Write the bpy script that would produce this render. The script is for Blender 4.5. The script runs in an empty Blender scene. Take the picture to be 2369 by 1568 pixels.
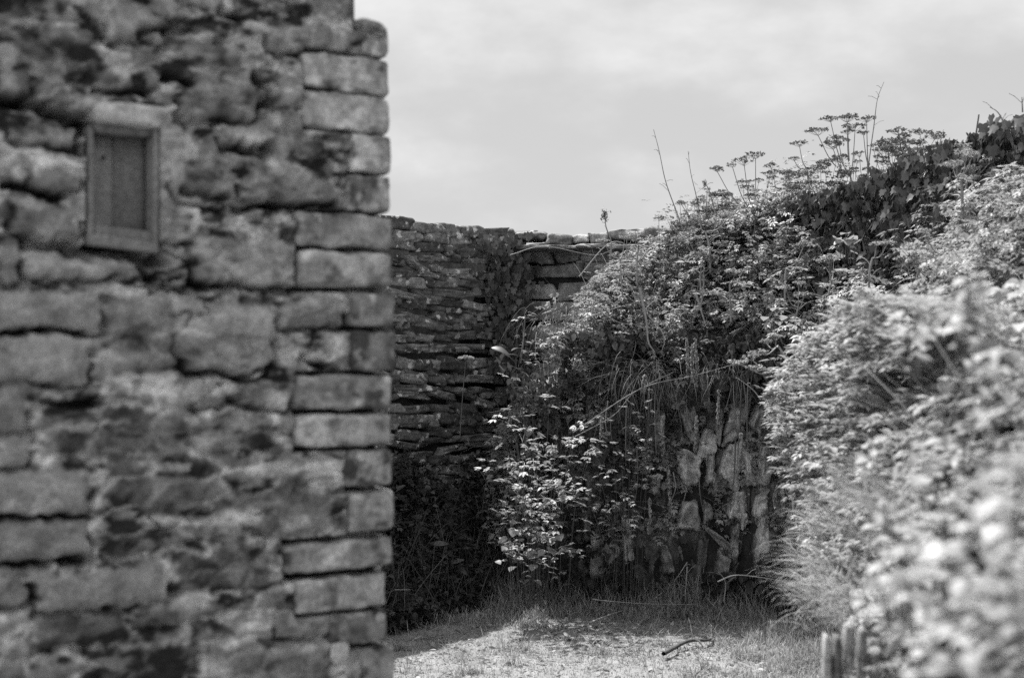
import bpy, math, random
import numpy as np
R = math.radians
rng = np.random.default_rng(7)
random.seed(7)
S = bpy.context.scene
COL = S.collection

# ------------------------------------------------------------------ camera
FPX, CXP, HYP, EYE = 3290.3, 1184.5, 830.0, 1.45     # photo pixels (2369 wide) -> rays
cd = bpy.data.cameras.new('camera'); cam = bpy.data.objects.new('camera', cd); COL.objects.link(cam)
cam.location = (0, 0, EYE); cam.rotation_euler = (math.pi/2, 0, 0)
cd.lens = 50; cd.sensor_width = 36; cd.shift_y = 0.0194
cd.clip_start = 0.05; cd.clip_end = 3000
cd.dof.use_dof = True; cd.dof.focus_distance = 8.4; cd.dof.aperture_fstop = 2.9; cd.dof.aperture_blades = 7
S.camera = cam
# ------------------------------------------------------------------ light
SUN_EL, SUN_AZ = 61, -22           # azimuth from +Y, negative = to the left
SUN_STRENGTH, SKY_STRENGTH, EXPOSURE = 5.0, 0.088, 0.55
sd = bpy.data.lights.new('sun', 'SUN'); sun = bpy.data.objects.new('sun', sd); COL.objects.link(sun)
sd.energy = SUN_STRENGTH; sd.angle = R(0.9); sd.color = (1, .995, .985)
sun.rotation_euler = (R(90-SUN_EL), 0, R(180-SUN_AZ)); sun.location = (0, 0, 20)
W = bpy.data.worlds.new('World'); S.world = W; W.use_nodes = True
nt = W.node_tree; N = nt.nodes; L = nt.links; N.clear()
out = N.new('ShaderNodeOutputWorld'); bg = N.new('ShaderNodeBackground'); L.new(bg.outputs[0], out.inputs[0])
sky = N.new('ShaderNodeTexSky'); sky.sky_type = 'NISHITA'; sky.sun_disc = False
sky.sun_elevation = R(SUN_EL); sky.sun_rotation = R(SUN_AZ)
bw = N.new('ShaderNodeRGBToBW'); L.new(sky.outputs[0], bw.inputs[0])
tc = N.new('ShaderNodeTexCoord'); mp = N.new('ShaderNodeMapping'); mp.inputs['Scale'].default_value = (1.0, 1.0, 2.1)
mp.inputs['Rotation'].default_value = (0, R(7), 0); mp.inputs['Location'].default_value = (.35, .1, .62)
L.new(tc.outputs['Generated'], mp.inputs[0])
n1 = N.new('ShaderNodeTexNoise'); n1.inputs['Scale'].default_value = 3.4; n1.inputs['Detail'].default_value = 7; n1.inputs['Roughness'].default_value = .55
n1.inputs['Distortion'].default_value = 0
L.new(mp.outputs[0], n1.inputs['Vector'])
rp = N.new('ShaderNodeMapRange'); rp.inputs['From Min'].default_value = .36; rp.inputs['From Max'].default_value = .64
rp.interpolation_type = 'SMOOTHSTEP'
rp.inputs['To Min'].default_value = 5.0; rp.inputs['To Max'].default_value = 7.7
L.new(n1.outputs['Fac'], rp.inputs[0])
mx = N.new('ShaderNodeMix'); mx.data_type = 'FLOAT'; mx.inputs[0].default_value = .88
L.new(bw.outputs[0], mx.inputs[2]); L.new(rp.outputs[0], mx.inputs[3])
L.new(mx.outputs[0], bg.inputs[0]); bg.inputs[1].default_value = SKY_STRENGTH
S.view_settings.view_transform = 'Standard'; S.view_settings.look = 'None'
S.view_settings.exposure = EXPOSURE; S.view_settings.gamma = 1
S.cycles.use_denoising = False
S.cycles.max_bounces = 5; S.cycles.diffuse_bounces = 2; S.cycles.transparent_max_bounces = 4

# ------------------------------------------------------------------ helpers
def P(px, py, D):
    return np.array([(px-CXP)/FPX*D, D, EYE+(HYP-py)/FPX*D])

def _h(ix, iy, iz, s):
    n = (ix.astype(np.int64)*374761393 + iy.astype(np.int64)*668265263 + iz.astype(np.int64)*2147483647 + s*974711) & 0x7fffffff
    n = ((n ^ (n >> 13))*1274126177) & 0x7fffffff
    n = ((n ^ (n >> 15))*2246822519) & 0x7fffffff
    return ((n ^ (n >> 16)) & 0xffff)/65535.0
def vn(p, s=0):
    """value noise -1..1, p (N,3)"""
    i = np.floor(p); f = p-i; f = f*f*(3-2*f); r = 0
    for a in (0, 1):
        for b in (0, 1):
            for c in (0, 1):
                w = (f[:, 0] if a else 1-f[:, 0])*(f[:, 1] if b else 1-f[:, 1])*(f[:, 2] if c else 1-f[:, 2])
                r = r + w*_h(i[:, 0]+a, i[:, 1]+b, i[:, 2]+c, s)
    return r*2-1
def fbm(p, s=0, o=4):
    r = 0; a = 1; t = 0
    for k in range(o):
        r = r + a*vn(p*(2**k)+k*7.3, s+k); t += a; a *= .55
    return r/t
def sst(a, b, x):
    t = np.clip((x-a)/(b-a), 0, 1); return t*t*(3-2*t)

class Acc:
    def __init__(s): s.v = []; s.f = {3: [], 4: []}; s.t = []; s.n = 0
    def add(s, v, f, tone=.5):
        v = np.asarray(v, float); f = np.asarray(f, np.int64)
        if len(v) == 0: return
        s.v.append(v); s.f[f.shape[1]].append(f+s.n)
        s.t.append(np.broadcast_to(np.asarray(tone, float), (len(v),))); s.n += len(v)
    def add2(s, v, quads, tris, tone=.5):
        s.add(v, quads, tone)
        if len(tris): s.f[3].append(np.asarray(tris, np.int64)+s.n-len(v))
def obj(name, acc, mat, parent=None, loc=None, smooth=False, label=None, cat=None, group=None, kind=None):
    v = np.concatenate(acc.v); o0 = np.array(loc if loc is not None else (parent.location if parent else (0, 0, 0)), float)
    if parent is None and loc is None and kind is None:
        o0 = np.array([v[:, 0].mean(), v[:, 1].mean(), v[:, 2].min()])
    v = v-o0
    me = bpy.data.meshes.new(name); me.vertices.add(len(v)); me.vertices.foreach_set('co', v.astype(np.float32).ravel())
    idx = []; tot = []
    for k in (3, 4):
        if acc.f[k]:
            f = np.concatenate(acc.f[k]); idx.append(f.ravel()); tot.append(np.full(len(f), k))
    idx = np.concatenate(idx).astype(np.int32); tot = np.concatenate(tot).astype(np.int32)
    me.loops.add(len(idx)); me.loops.foreach_set('vertex_index', idx)
    me.polygons.add(len(tot)); st = np.concatenate([[0], np.cumsum(tot)[:-1]]).astype(np.int32)
    me.polygons.foreach_set('loop_start', st); me.polygons.foreach_set('loop_total', tot)
    if smooth: me.polygons.foreach_set('use_smooth', np.ones(len(tot), bool))
    at = me.attributes.new('tone', 'FLOAT', 'POINT'); at.data.foreach_set('value', np.concatenate(acc.t).astype(np.float32))
    me.update(); me.validate()
    me.materials.append(mat)
    o = bpy.data.objects.new(name, me); COL.objects.link(o)
    if parent: o.parent = parent
    else: o.location = o0
    tag(o, label, cat, group, kind)
    return o
def tag(o, label=None, cat=None, group=None, kind=None):
    if label: o['label'] = label
    if cat: o['category'] = cat
    if group: o['group'] = group
    if kind: o['kind'] = kind
    return o
def empty(name, loc, label, cat, group=None):
    o = bpy.data.objects.new(name, None); o.location = [float(a) for a in loc]; o.empty_display_size = .1; COL.objects.link(o)
    return tag(o, label, cat, group)

def rots(yaw, tilt, roll):
    cz, sz, cx, sx, cy, sy = np.cos(yaw), np.sin(yaw), np.cos(tilt), np.sin(tilt), np.cos(roll), np.sin(roll)
    Z = np.zeros_like(cz); O = np.ones_like(cz)
    Rz = np.stack([cz, -sz, Z, sz, cz, Z, Z, Z, O], -1).reshape(-1, 3, 3)
    Rx = np.stack([O, Z, Z, Z, cx, -sx, Z, sx, cx], -1).reshape(-1, 3, 3)
    Ry = np.stack([cy, Z, sy, Z, O, Z, -sy, Z, cy], -1).reshape(-1, 3, 3)
    return Rz @ Rx @ Ry
def scatter(acc, tm, pos, yaw, tilt, roll, sc, tone, off=0):
    """tm=(verts,tris); copies merged into one mesh"""
    tv, tf = tm; n = len(pos)
    if n == 0: return
    sc = np.asarray(sc, float)
    if sc.ndim == 1: sc = np.repeat(sc[:, None], 3, 1)
    M = rots(np.asarray(yaw), np.asarray(tilt), np.asarray(roll))
    v = (tv[None]*sc[:, None, :]) @ M.transpose(0, 2, 1) + np.asarray(pos)[:, None, :]
    f = tf[None] + (np.arange(n)*len(tv))[:, None, None]
    acc.add(v.reshape(-1, 3), f.reshape(-1, tf.shape[1]), np.repeat(tone, len(tv)))
def tube(acc, pts, rad, sides=5, tone=.5):
    pts = np.asarray(pts, float); n = len(pts); rad = np.broadcast_to(np.asarray(rad, float), (n,))
    d = np.gradient(pts, axis=0); d /= np.linalg.norm(d, axis=1)[:, None]+1e-9
    ref = np.array([.31, .87, .38]); a = np.cross(d, ref); a /= np.linalg.norm(a, axis=1)[:, None]+1e-9; b = np.cross(d, a)
    th = np.arange(sides)/sides*2*np.pi
    v = pts[:, None]+rad[:, None, None]*(np.cos(th)[None, :, None]*a[:, None]+np.sin(th)[None, :, None]*b[:, None])
    i = np.arange(n-1)[:, None]*sides; j = np.arange(sides)[None]; k = (j+1) % sides
    f = np.stack([i+j, i+k, i+sides+k, i+sides+j], -1).reshape(-1, 4)
    acc.add(v.reshape(-1, 3), f, tone)
def spline(pts, n=10):
    pts = np.asarray(pts, float)
    if len(pts) == 2: return pts[0]+(pts[1]-pts[0])*np.linspace(0, 1, n)[:, None]
    q = np.concatenate([[2*pts[0]-pts[1]], pts, [2*pts[-1]-pts[-2]]]); o = []
    for i in range(len(pts)-1):
        p0, p1, p2, p3 = q[i:i+4]
        for t in np.linspace(0, 1, n, endpoint=(i == len(pts)-2)):
            o.append(.5*((2*p1)+(-p0+p2)*t+(2*p0-5*p1+4*p2-p3)*t*t+(-p0+3*p1-3*p2+p3)*t**3))
    return np.array(o)
def cube_t(n):
    g = np.linspace(-1, 1, n+1); vs = {}; V = []; F = []
    def vid(p):
        k = tuple(np.round(p, 5))
        if k not in vs: vs[k] = len(V); V.append(p)
        return vs[k]
    for ax in range(3):
        for sg in (-1, 1):
            for i in range(n):
                for j in range(n):
                    q = []
                    for (a, b) in ((i, j), (i+1, j), (i+1, j+1), (i, j+1)):
                        p = [0, 0, 0]; p[ax] = sg; p[(ax+1) % 3] = g[a]; p[(ax+2) % 3] = g[b]; q.append(vid(p))
                    F.append(q if sg > 0 else q[::-1])
    return np.array(V, float), np.array(F)
CUBE = {n: cube_t(n) for n in (1, 4, 5, 8, 10, 26)}
def stone_shape(size, seed, n=4, k=5.0, rough=.12, skew=.18):
    V, F = CUBE[n]; r = (np.abs(V)**k).sum(1)**(1/k)
    p = V/r[:, None]
    r2 = np.random.default_rng(seed)
    # skewed outline
    sk = r2.uniform(-skew, skew, 4)
    p = p.copy(); p[:, 0] *= 1+sk[0]*p[:, 2]; p[:, 2] *= 1+sk[1]*p[:, 0]; p[:, 1] *= 1+sk[2]*p[:, 0]
    d = fbm(p*1.3+seed*3.17, 3, 3); p *= (1+rough*d)[:, None]
    if n >= 8: q_ = p*np.asarray(size)/2*30+seed*1.7; p = p+rough*.8*np.stack([vn(q_*[.5, 1, 1], 5), vn(q_+9, 6), vn(q_*[.5, 1, 1]+19, 7)], -1)*[.3, 1, .5]
    return p*np.asarray(size)/2, F
def stone(acc, c, size, axes=np.eye(3), seed=0, n=4, k=5.0, rough=.12, tone=.5, skew=.18):
    p, F = stone_shape(size, seed, n, k, rough, skew); acc.add(p @ axes + np.asarray(c), F, tone)

# leaf templates: base at origin, +y along, +z up
def T(v, f): return np.array(v, float), np.array(f)
def ovate(w=.36, droop=.25, fold=.1):
    y = [0, .22, .5, .78, 1]; ww = [0, .8, 1, .62, 0]; v = []; f = []
    for a, b in zip(y, ww): v.append([0, a, -droop*a*a])
    for a, b in zip(y[1:4], ww[1:4]): v.append([-w*b, a-.03, fold*b-droop*a*a]); 
    for a, b in zip(y[1:4], ww[1:4]): v.append([w*b, a-.03, fold*b-droop*a*a])
    for s, o in ((0, 5), (1, 8)):
        t = [[0, 1, o], [1, o+1, o], [1, 2, o+1], [2, o+2, o+1], [2, 3, o+2], [3, 4, o+2]]
        f += t if s == 0 else [q[::-1] for q in t]
    return T(v, f)
OVATE = ovate(); NARROW = ovate(.2, .3, .06); ROUND = ovate(.5, .2, .12)
def kite(v, f, o, d, l, w, dz=0.0, cup=.1):
    o = np.array(o, float); d = np.array(d, float); d /= np.linalg.norm(d); s = np.array([d[1], -d[0], 0]); b = len(v)
    v += [list(o), list(o+d*l*.45+s*w+[0, 0, cup*l+dz*.5]), list(o+d*l+[0, 0, dz]), list(o+d*l*.45-s*w+[0, 0, cup*l+dz*.5])]
    f += [[b, b+1, b+2], [b, b+2, b+3]]
def compound(seed, pairs=3, jag=True):
    r = random.Random(seed); v = []; f = []
    ys = np.linspace(.25, .78, pairs)
    for y in ys:
        L_ = .42*(1.1-y*.6)
        for s in (-1, 1):
            a = R(r.uniform(45, 70)); d = (s*math.sin(a), math.cos(a), 0)
            kite(v, f, (0, y, -.15*y*y), d, L_, L_*.24, -r.uniform(.0, .12))
            if jag:
                o = np.array([0, y, -.15*y*y])+np.array(d)*L_*.35
                for e in (-1, 1):
                    a2 = a+e*R(42); kite(v, f, o, (s*math.sin(a2), math.cos(a2), 0), L_*.5, L_*.15, -r.uniform(0, .06))
    for a in (-38, 0, 38): kite(v, f, (0, .75, -.08), (math.sin(R(a)), math.cos(R(a)), 0), .4 if a else .48, .1, -r.uniform(0, .1))
    b = len(v); v += [[-.012, 0, 0], [.012, 0, 0], [0, .8, -.09]]; f += [[b, b+1, b+2]]
    return T(v, f)
COMP = [compound(i, 3) for i in range(3)]+[compound(9, 2)]
def ivy_t():
    o = [(0, -.12), (-.3, -.25), (-.5, .05), (-.3, .28), (-.34, .6), (-.12, .62), (0, 1), (.12, .62), (.34, .6), (.3, .28), (.5, .05), (.3, -.25)]
    v = [[0, .2, -.02]]+[[a, b, .05*abs(a)*2-.12*b*b] for a, b in o]; n = len(o)
    return T(v, [[0, 1+(i+1) % n, 1+i] for i in range(n)])
IVY = ivy_t()
def blade_t(seg=4, bend=.45):
    v = []; f = []
    for i in range(seg):
        t = i/seg; v += [[-.5*(1-t*.6), bend*t*t, t], [.5*(1-t*.6), bend*t*t, t]]
    v.append([0, bend, 1*(1-.1*bend)])
    for i in range(seg-1): a = 2*i; f += [[a, a+1, a+3], [a, a+3, a+2]]
    a = 2*(seg-1); f.append([a, a+1, a+2]); return T(v, f)
BLADE = blade_t(4, .45); BLADE2 = blade_t(5, 1.1)

# ------------------------------------------------------------------ materials
def newmat(name):
    m = bpy.data.materials.new(name); m.use_nodes = True; n = m.node_tree; n.nodes.clear()
    return m, n, n.nodes, n.links
def tone_to(n, l, lo, hi):
    a = n.new('ShaderNodeAttribute'); a.attribute_name = 'tone'
    r = n.new('ShaderNodeMapRange'); r.inputs['To Min'].default_value = lo; r.inputs['To Max'].default_value = hi
    l.new(a.outputs['Fac'], r.inputs[0]); return r.outputs[0]
def math_n(n, l, op, a, b):
    m = n.new('ShaderNodeMath'); m.operation = op
    for i, x in enumerate((a, b)):
        if isinstance(x, (int, float)): m.inputs[i].default_value = x
        else: l.new(x, m.inputs[i])
    return m.outputs[0]
def leafmat(name, lo, hi, tr=.35, rough=.45, spec=.4):
    m, t, n, l = newmat(name); o = n.new('ShaderNodeOutputMaterial')
    c = tone_to(n, l, lo, hi)
    g = n.new('ShaderNodeTexCoord'); z = n.new('ShaderNodeTexNoise'); z.inputs['Scale'].default_value = 60; l.new(g.outputs['Object'], z.inputs['Vector'])
    v = n.new('ShaderNodeMapRange'); v.inputs['To Min'].default_value = .7; v.inputs['To Max'].default_value = 1.3; l.new(z.outputs['Fac'], v.inputs[0])
    c = math_n(n, l, 'MULTIPLY', c, v.outputs[0])
    b = n.new('ShaderNodeBsdfPrincipled'); b.inputs['Roughness'].default_value = rough; b.inputs['Specular IOR Level'].default_value = spec
    l.new(c, b.inputs['Base Color'])
    if tr > 0:
        d = n.new('ShaderNodeBsdfTranslucent'); l.new(c, d.inputs['Color']); x = n.new('ShaderNodeMixShader'); x.inputs[0].default_value = tr
        l.new(b.outputs[0], x.inputs[1]); l.new(d.outputs[0], x.inputs[2]); l.new(x.outputs[0], o.inputs[0])
    else: l.new(b.outputs[0], o.inputs[0])
    return m
def rockmat(name, lo, hi, sc=9, lichen=0., lich_sc=14, lich_col=.5, bump=.4, contrast=.55, fine=90, coarse=None):
    m, t, n, l = newmat(name); o = n.new('ShaderNodeOutputMaterial'); g = n.new('ShaderNodeTexCoord')
    c = tone_to(n, l, lo, hi)
    z = n.new('ShaderNodeTexNoise'); z.inputs['Scale'].default_value = sc; z.inputs['Detail'].default_value = 9; z.inputs['Roughness'].default_value = .65
    l.new(g.outputs['Object'], z.inputs['Vector'])
    v = n.new('ShaderNodeMapRange'); v.inputs['From Min'].default_value = .3; v.inputs['From Max'].default_value = .7
    v.inputs['To Min'].default_value = 1-contrast; v.inputs['To Max'].default_value = 1+contrast; l.new(z.outputs['Fac'], v.inputs[0])
    c = math_n(n, l, 'MULTIPLY', c, v.outputs[0])
    zf = n.new('ShaderNodeTexNoise'); zf.inputs['Scale'].default_value = fine; zf.inputs['Detail'].default_value = 4; l.new(g.outputs['Object'], zf.inputs['Vector'])
    vf = n.new('ShaderNodeMapRange'); vf.inputs['From Min'].default_value = .3; vf.inputs['From Max'].default_value = .7
    vf.inputs['To Min'].default_value = .75; vf.inputs['To Max'].default_value = 1.25; l.new(zf.outputs['Fac'], vf.inputs[0])
    c = math_n(n, l, 'MULTIPLY', c, vf.outputs[0])
    if lichen > 0:
        wz = n.new('ShaderNodeTexNoise'); wz.inputs['Scale'].default_value = lich_sc*5; wz.inputs['Detail'].default_value = 5; wz.inputs['Roughness'].default_value = .7; l.new(g.outputs['Object'], wz.inputs['Vector'])
        wv = n.new('ShaderNodeVectorMath'); wv.operation = 'SCALE'; wv.inputs['Scale'].default_value = .9/lich_sc; l.new(wz.outputs['Color'], wv.inputs[0])
        wa = n.new('ShaderNodeVectorMath'); wa.operation = 'ADD'; l.new(g.outputs['Object'], wa.inputs[0]); l.new(wv.outputs[0], wa.inputs[1])
        vo = n.new('ShaderNodeTexVoronoi'); vo.inputs['Scale'].default_value = lich_sc; l.new(wa.outputs[0], vo.inputs['Vector'])
        sp = n.new('ShaderNodeSeparateColor'); l.new(vo.outputs['Color'], sp.inputs[0])
        size = math_n(n, l, 'MULTIPLY', math_n(n, l, 'MAXIMUM', math_n(n, l, 'SUBTRACT', sp.outputs[0], 1-lichen), 0), .45/lichen)
        mk = n.new('ShaderNodeMapRange'); mk.inputs['From Min'].default_value = 0; mk.inputs['From Max'].default_value = .06
        l.new(math_n(n, l, 'SUBTRACT', size, vo.outputs['Distance']), mk.inputs[0])
        mix = n.new('ShaderNodeMix'); mix.data_type = 'FLOAT'; l.new(math_n(n, l, 'MULTIPLY', mk.outputs[0], .85), mix.inputs[0]); l.new(c, mix.inputs[2])
        l.new(math_n(n, l, 'MULTIPLY', vf.outputs[0], lich_col), mix.inputs[3]); c = mix.outputs[0]
    b = n.new('ShaderNodeBsdfPrincipled'); b.inputs['Roughness'].default_value = .88; b.inputs['Specular IOR Level'].default_value = .25
    l.new(c, b.inputs['Base Color'])
    bp = n.new('ShaderNodeBump'); bp.inputs['Strength'].default_value = bump; bp.inputs['Distance'].default_value = .012
    z2 = n.new('ShaderNodeTexNoise'); z2.inputs['Scale'].default_value = sc*3.5; z2.inputs['Detail'].default_value = 8; z2.inputs['Roughness'].default_value = .7
    l.new(g.outputs['Object'], z2.inputs['Vector']); l.new(z2.outputs['Fac'], bp.inputs['Height']); l.new(bp.outputs[0], b.inputs['Normal'])
    l.new(b.outputs[0], o.inputs[0]); return m

M_FW = rockmat('rubble_masonry', .03, .78, sc=16, contrast=.38, fine=120, bump=.6)
M_QUOIN = rockmat('quoin_slate', .07, .72, sc=13, contrast=.4, lichen=.1, lich_sc=22, lich_col=.55)
M_SLATE = rockmat('stacked_slate', .07, .3, sc=20, lichen=.8, lich_sc=18, lich_col=.75, bump=.9)
M_WALL2 = rockmat('pale_rubble', .22, .55, sc=16, lichen=.25, lich_sc=24, lich_col=.45, bump=.6)
M_SLAB = rockmat('lichened_slab', .1, .75, sc=24, lichen=.4, lich_sc=22, lich_col=.6, contrast=.6, bump=1)
M_CORE = rockmat('earth_mortar', .025, .05, sc=10)
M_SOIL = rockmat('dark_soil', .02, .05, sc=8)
M_WOOD = rockmat('weathered_wood', .12, .4, sc=8, contrast=.3)
M_STICK = rockmat('bare_wood', .06, .5, sc=20, contrast=.3)
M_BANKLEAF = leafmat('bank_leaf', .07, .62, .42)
M_DARKLEAF = leafmat('shade_toned_leaf', .03, .2, .3)  # darker copy of the bank leaf, shade put into its colour
M_IVY = leafmat('ivy_leaf', .035, .13, .12, .32, .6)
M_GRASS = leafmat('grass_blade', .22, .6, .3, .6, .2)
M_STALK = leafmat('plant_stalk', .1, .42, 0, .6, .2)
M_HEAD = leafmat('seed_head', .07, .3, .15, .7, .1)
M_PALE = leafmat('pale_leaf', .22, .46, .4, .5, .3)
M_NEAR = leafmat('near_leaf', .26, .7, .4, .5, .3)
M_GROUND = rockmat('pale_turf', .2, .33, sc=7, contrast=.3, fine=90, bump=1)

# ------------------------------------------------------------------ bank shape
FOOT = np.array([(.02, -2.0), (.2, .3), (.36, 1), (.6, 2), (1.03, 4), (1.44, 5.6), (1.64, 6.8), (1.61, 7.7), (1.3, 8.25), (.8, 8.4), (.3, 8.45), (-.05, 8.65), (-.16, 9.1), (-.1, 9.95)])
FOOTS = spline(FOOT, 8)[:, :2] if FOOT.shape[1] == 3 else spline(np.c_[FOOT, np.zeros(len(FOOT))], 8)[:, :2]
POLY = np.concatenate([FOOTS, [(-.1, 14), (9, 14), (9, -2)]])
def inside(x, y):
    c = np.zeros(x.shape, bool); n = len(POLY)
    for i in range(n):
        x1, y1 = POLY[i]; x2, y2 = POLY[(i+1) % n]
        if y1 == y2: continue
        k = ((y1 > y) != (y2 > y)) & (x < (x2-x1)*(y-y1)/(y2-y1)+x1); c ^= k
    return c
def sdist(x, y):
    d = np.full(x.shape, 1e9)
    for i in range(len(FOOTS)-1):
        a = FOOTS[i]; b = FOOTS[i+1]; e = b-a; t = np.clip(((x-a[0])*e[0]+(y-a[1])*e[1])/(e@e), 0, 1)
        d = np.minimum(d, np.hypot(x-a[0]-t*e[0], y-a[1]-t*e[1]))
    return np.where(inside(x, y), d, -d)
PD = np.array([-.02, 0, .05, .12, .22, .4, .7, 1.1, 1.7, 2.6, 9])
PH = np.array([0, .1, .75, 1.2, 1.38, 1.52, 1.78, 2.02, 2.14, 2.2, 2.25])
def ground_h(x, y):
    p = np.stack([x*.8, y*.8, x*0], -1).reshape(-1, 3)
    return (.035*fbm(p, 5, 3)).reshape(x.shape)
def bank_h(x, y):
    d = sdist(x, y); k_ = 1+1.8*sst(5.0, 6.6, y)*sst(.3, 1.1, x); d = np.where(d > .2, .2+(d-.2)*k_, d); h = np.interp(d, PD, PH)
    near = sst(4.5, 1.0, y)            # lower shoulder close to the viewer
    h = h*(1-.2*near*np.clip(1-d/1.5, 0, 1))
    h = h*(1-(.14*sst(1.6, .9, x)+.1*sst(.9, .1, x))*sst(8.3, 9, y))
    h = h*(1-.09*sst(7.8, 6.6, y)*sst(4.5, 5.5, y)*sst(1.4, 1.9, x))
    h = h*(1-.12*sst(.4, -.1, x)*sst(8, 8.6, y))
    p = np.stack([x, y, x*0], -1).reshape(-1, 3); n = fbm(p*1.6, 11, 4).reshape(x.shape)
    h = h+np.clip(d*3, 0, 1)*n*.16
    return np.maximum(h, 0)
gx = np.arange(-.4, 5.2, .035); gy = np.arange(-1.2, 11.5, .035)
X, Y = np.meshgrid(gx, gy); Hb = bank_h(X, Y)
Z = np.where(Hb > .001, Hb, -.06)
vb = np.stack([X, Y, Z], -1).reshape(-1, 3); nx_, ny_ = len(gx), len(gy)
ii = (np.arange(ny_-1)[:, None]*nx_+np.arange(nx_-1)[None]).ravel()
fb = np.stack([ii, ii+1, ii+nx_+1, ii+nx_], -1)
keep = (Z.ravel()[fb].max(1) > 0); fb = fb[keep]
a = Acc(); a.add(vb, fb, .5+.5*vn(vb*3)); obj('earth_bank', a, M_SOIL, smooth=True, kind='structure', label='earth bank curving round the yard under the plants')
# ground
gr = np.concatenate([-np.geomspace(400, 6, 14), np.arange(-5.5, 5.5, .07), np.geomspace(5.6, 400, 14)])
gr2 = np.concatenate([-np.geomspace(400, 3, 14), np.arange(-2.5, 11, .07), np.geomspace(11.2, 800, 16)])
X, Y = np.meshgrid(gr, gr2); zz = ground_h(X, Y); v = np.stack([X, Y, zz], -1).reshape(-1, 3)
ii = (np.arange(len(gr2)-1)[:, None]*len(gr)+np.arange(len(gr)-1)[None]).ravel()
a = Acc(); a.add(v, np.stack([ii, ii+1, ii+len(gr)+1, ii+len(gr)], -1), np.clip(.55+.5*fbm(v*1.2, 3), 0, 1))
obj('ground', a, M_GROUND, smooth=True, kind='structure', label='pale trodden turf of the yard')

# ------------------------------------------------------------------ foreground wall
C0 = np.array([-.2805, 3.3]); UD = np.array([.829, .559]); ND = np.array([.559, -.829])
def W2(u, v, w): u, v, w = np.broadcast_arrays(u, v, w); return np.stack([C0[0]+u*UD[0]+w*ND[0], C0[1]+u*UD[1]+w*ND[1], v], -1)
AX = np.array([[UD[0], UD[1], 0], [ND[0], ND[1], 0], [0, 0, 1.]])   # rows: u, w, v
def px2uv(px, py):
    tx = (px-CXP)/FPX; u = (tx*C0[1]-C0[0])/(UD[0]-UD[1]*tx); D = C0[1]+UD[1]*u
    return u, EYE+(HYP-py)/FPX*D
fw = empty('stone_wall', (C0[0], C0[1], 0), 'near rubble stone wall of an old building with squared corner stones and a small framed niche', 'stone wall')
us = np.arange(-1.7, -.012, .005); vs = np.arange(-.05, 2.62, .005)
U, V = np.meshgrid(us, vs); sh = U.shape; u = U.ravel(); v = V.ravel()
p3 = np.stack([u, v, u*0], -1)
wu = u+.022*fbm(p3*14, 21, 3)+.008*vn(p3*60, 22); wv = v+.014*fbm(p3*14+5, 23, 3)+.006*vn(p3*60, 24)
def voro(x, y, s):
    ix, iy = np.floor(x), np.floor(y); f1 = np.full(x.shape, 9.); f2 = f1.copy(); cid = np.zeros(x.shape)
    for a in (-1, 0, 1):
        for b in (-1, 0, 1):
            jx, jy = ix+a, iy+b; q = _h(jx, jy, jx*0, s); q2 = _h(jx, jy, jx*0, s+1); d = np.hypot(jx+.15+.7*q-x, jy+.15+.7*q2-y)
            m = d < f1; f2 = np.where(m, f1, np.minimum(f2, d)); cid = np.where(m, _h(jx, jy, jx*0, s+2), cid); f1 = np.where(m, d, f1)
    return f1, f2, cid
f1, f2, cid = voro(wu/.115+.25*np.sin(wv*30), wv/.05, 31)
e = f2-f1
open_ = sst(-.1, .5, fbm(p3*9, 41, 3))      # where joints are raked out
top = sst(1.55, 1.9, v)
open_ = open_*sst(.1, .4, fbm(p3*13+7, 49, 3))
h = -.004+.007*sst(.0, .3, e)+.014*fbm(p3*26, 42, 4)+.006*fbm(p3*70, 43, 2)-.05*open_*(1-sst(.02, .1, e))
stone_t = .12+.42*cid**1.2; mort = .68+.3*fbm(p3*20, 44, 3)
patch = sst(-.15, .35, fbm(p3*6+3, 46, 3))   # flush mortar smeared over the stones
edge = sst(.04, .22, e)*(1-.55*patch)
tone = mort*(1-edge)+stone_t*edge
tone = tone*(1-.5*top)+(.38+.5*fbm(p3*17+2, 51, 4))*.5*top
an = np.array([.6, 1.25, 1.])
tone = .85*tone+.26*fbm(p3*38, 45, 4)
tone += .3*sst(.12, .3, fbm(p3*an*34+11, 52, 4))-.26*sst(.12, .3, fbm(p3*an*28+31, 53, 4))
h = h-.012*sst(.15, .35, fbm(p3*an*28+31, 53, 4))
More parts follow.
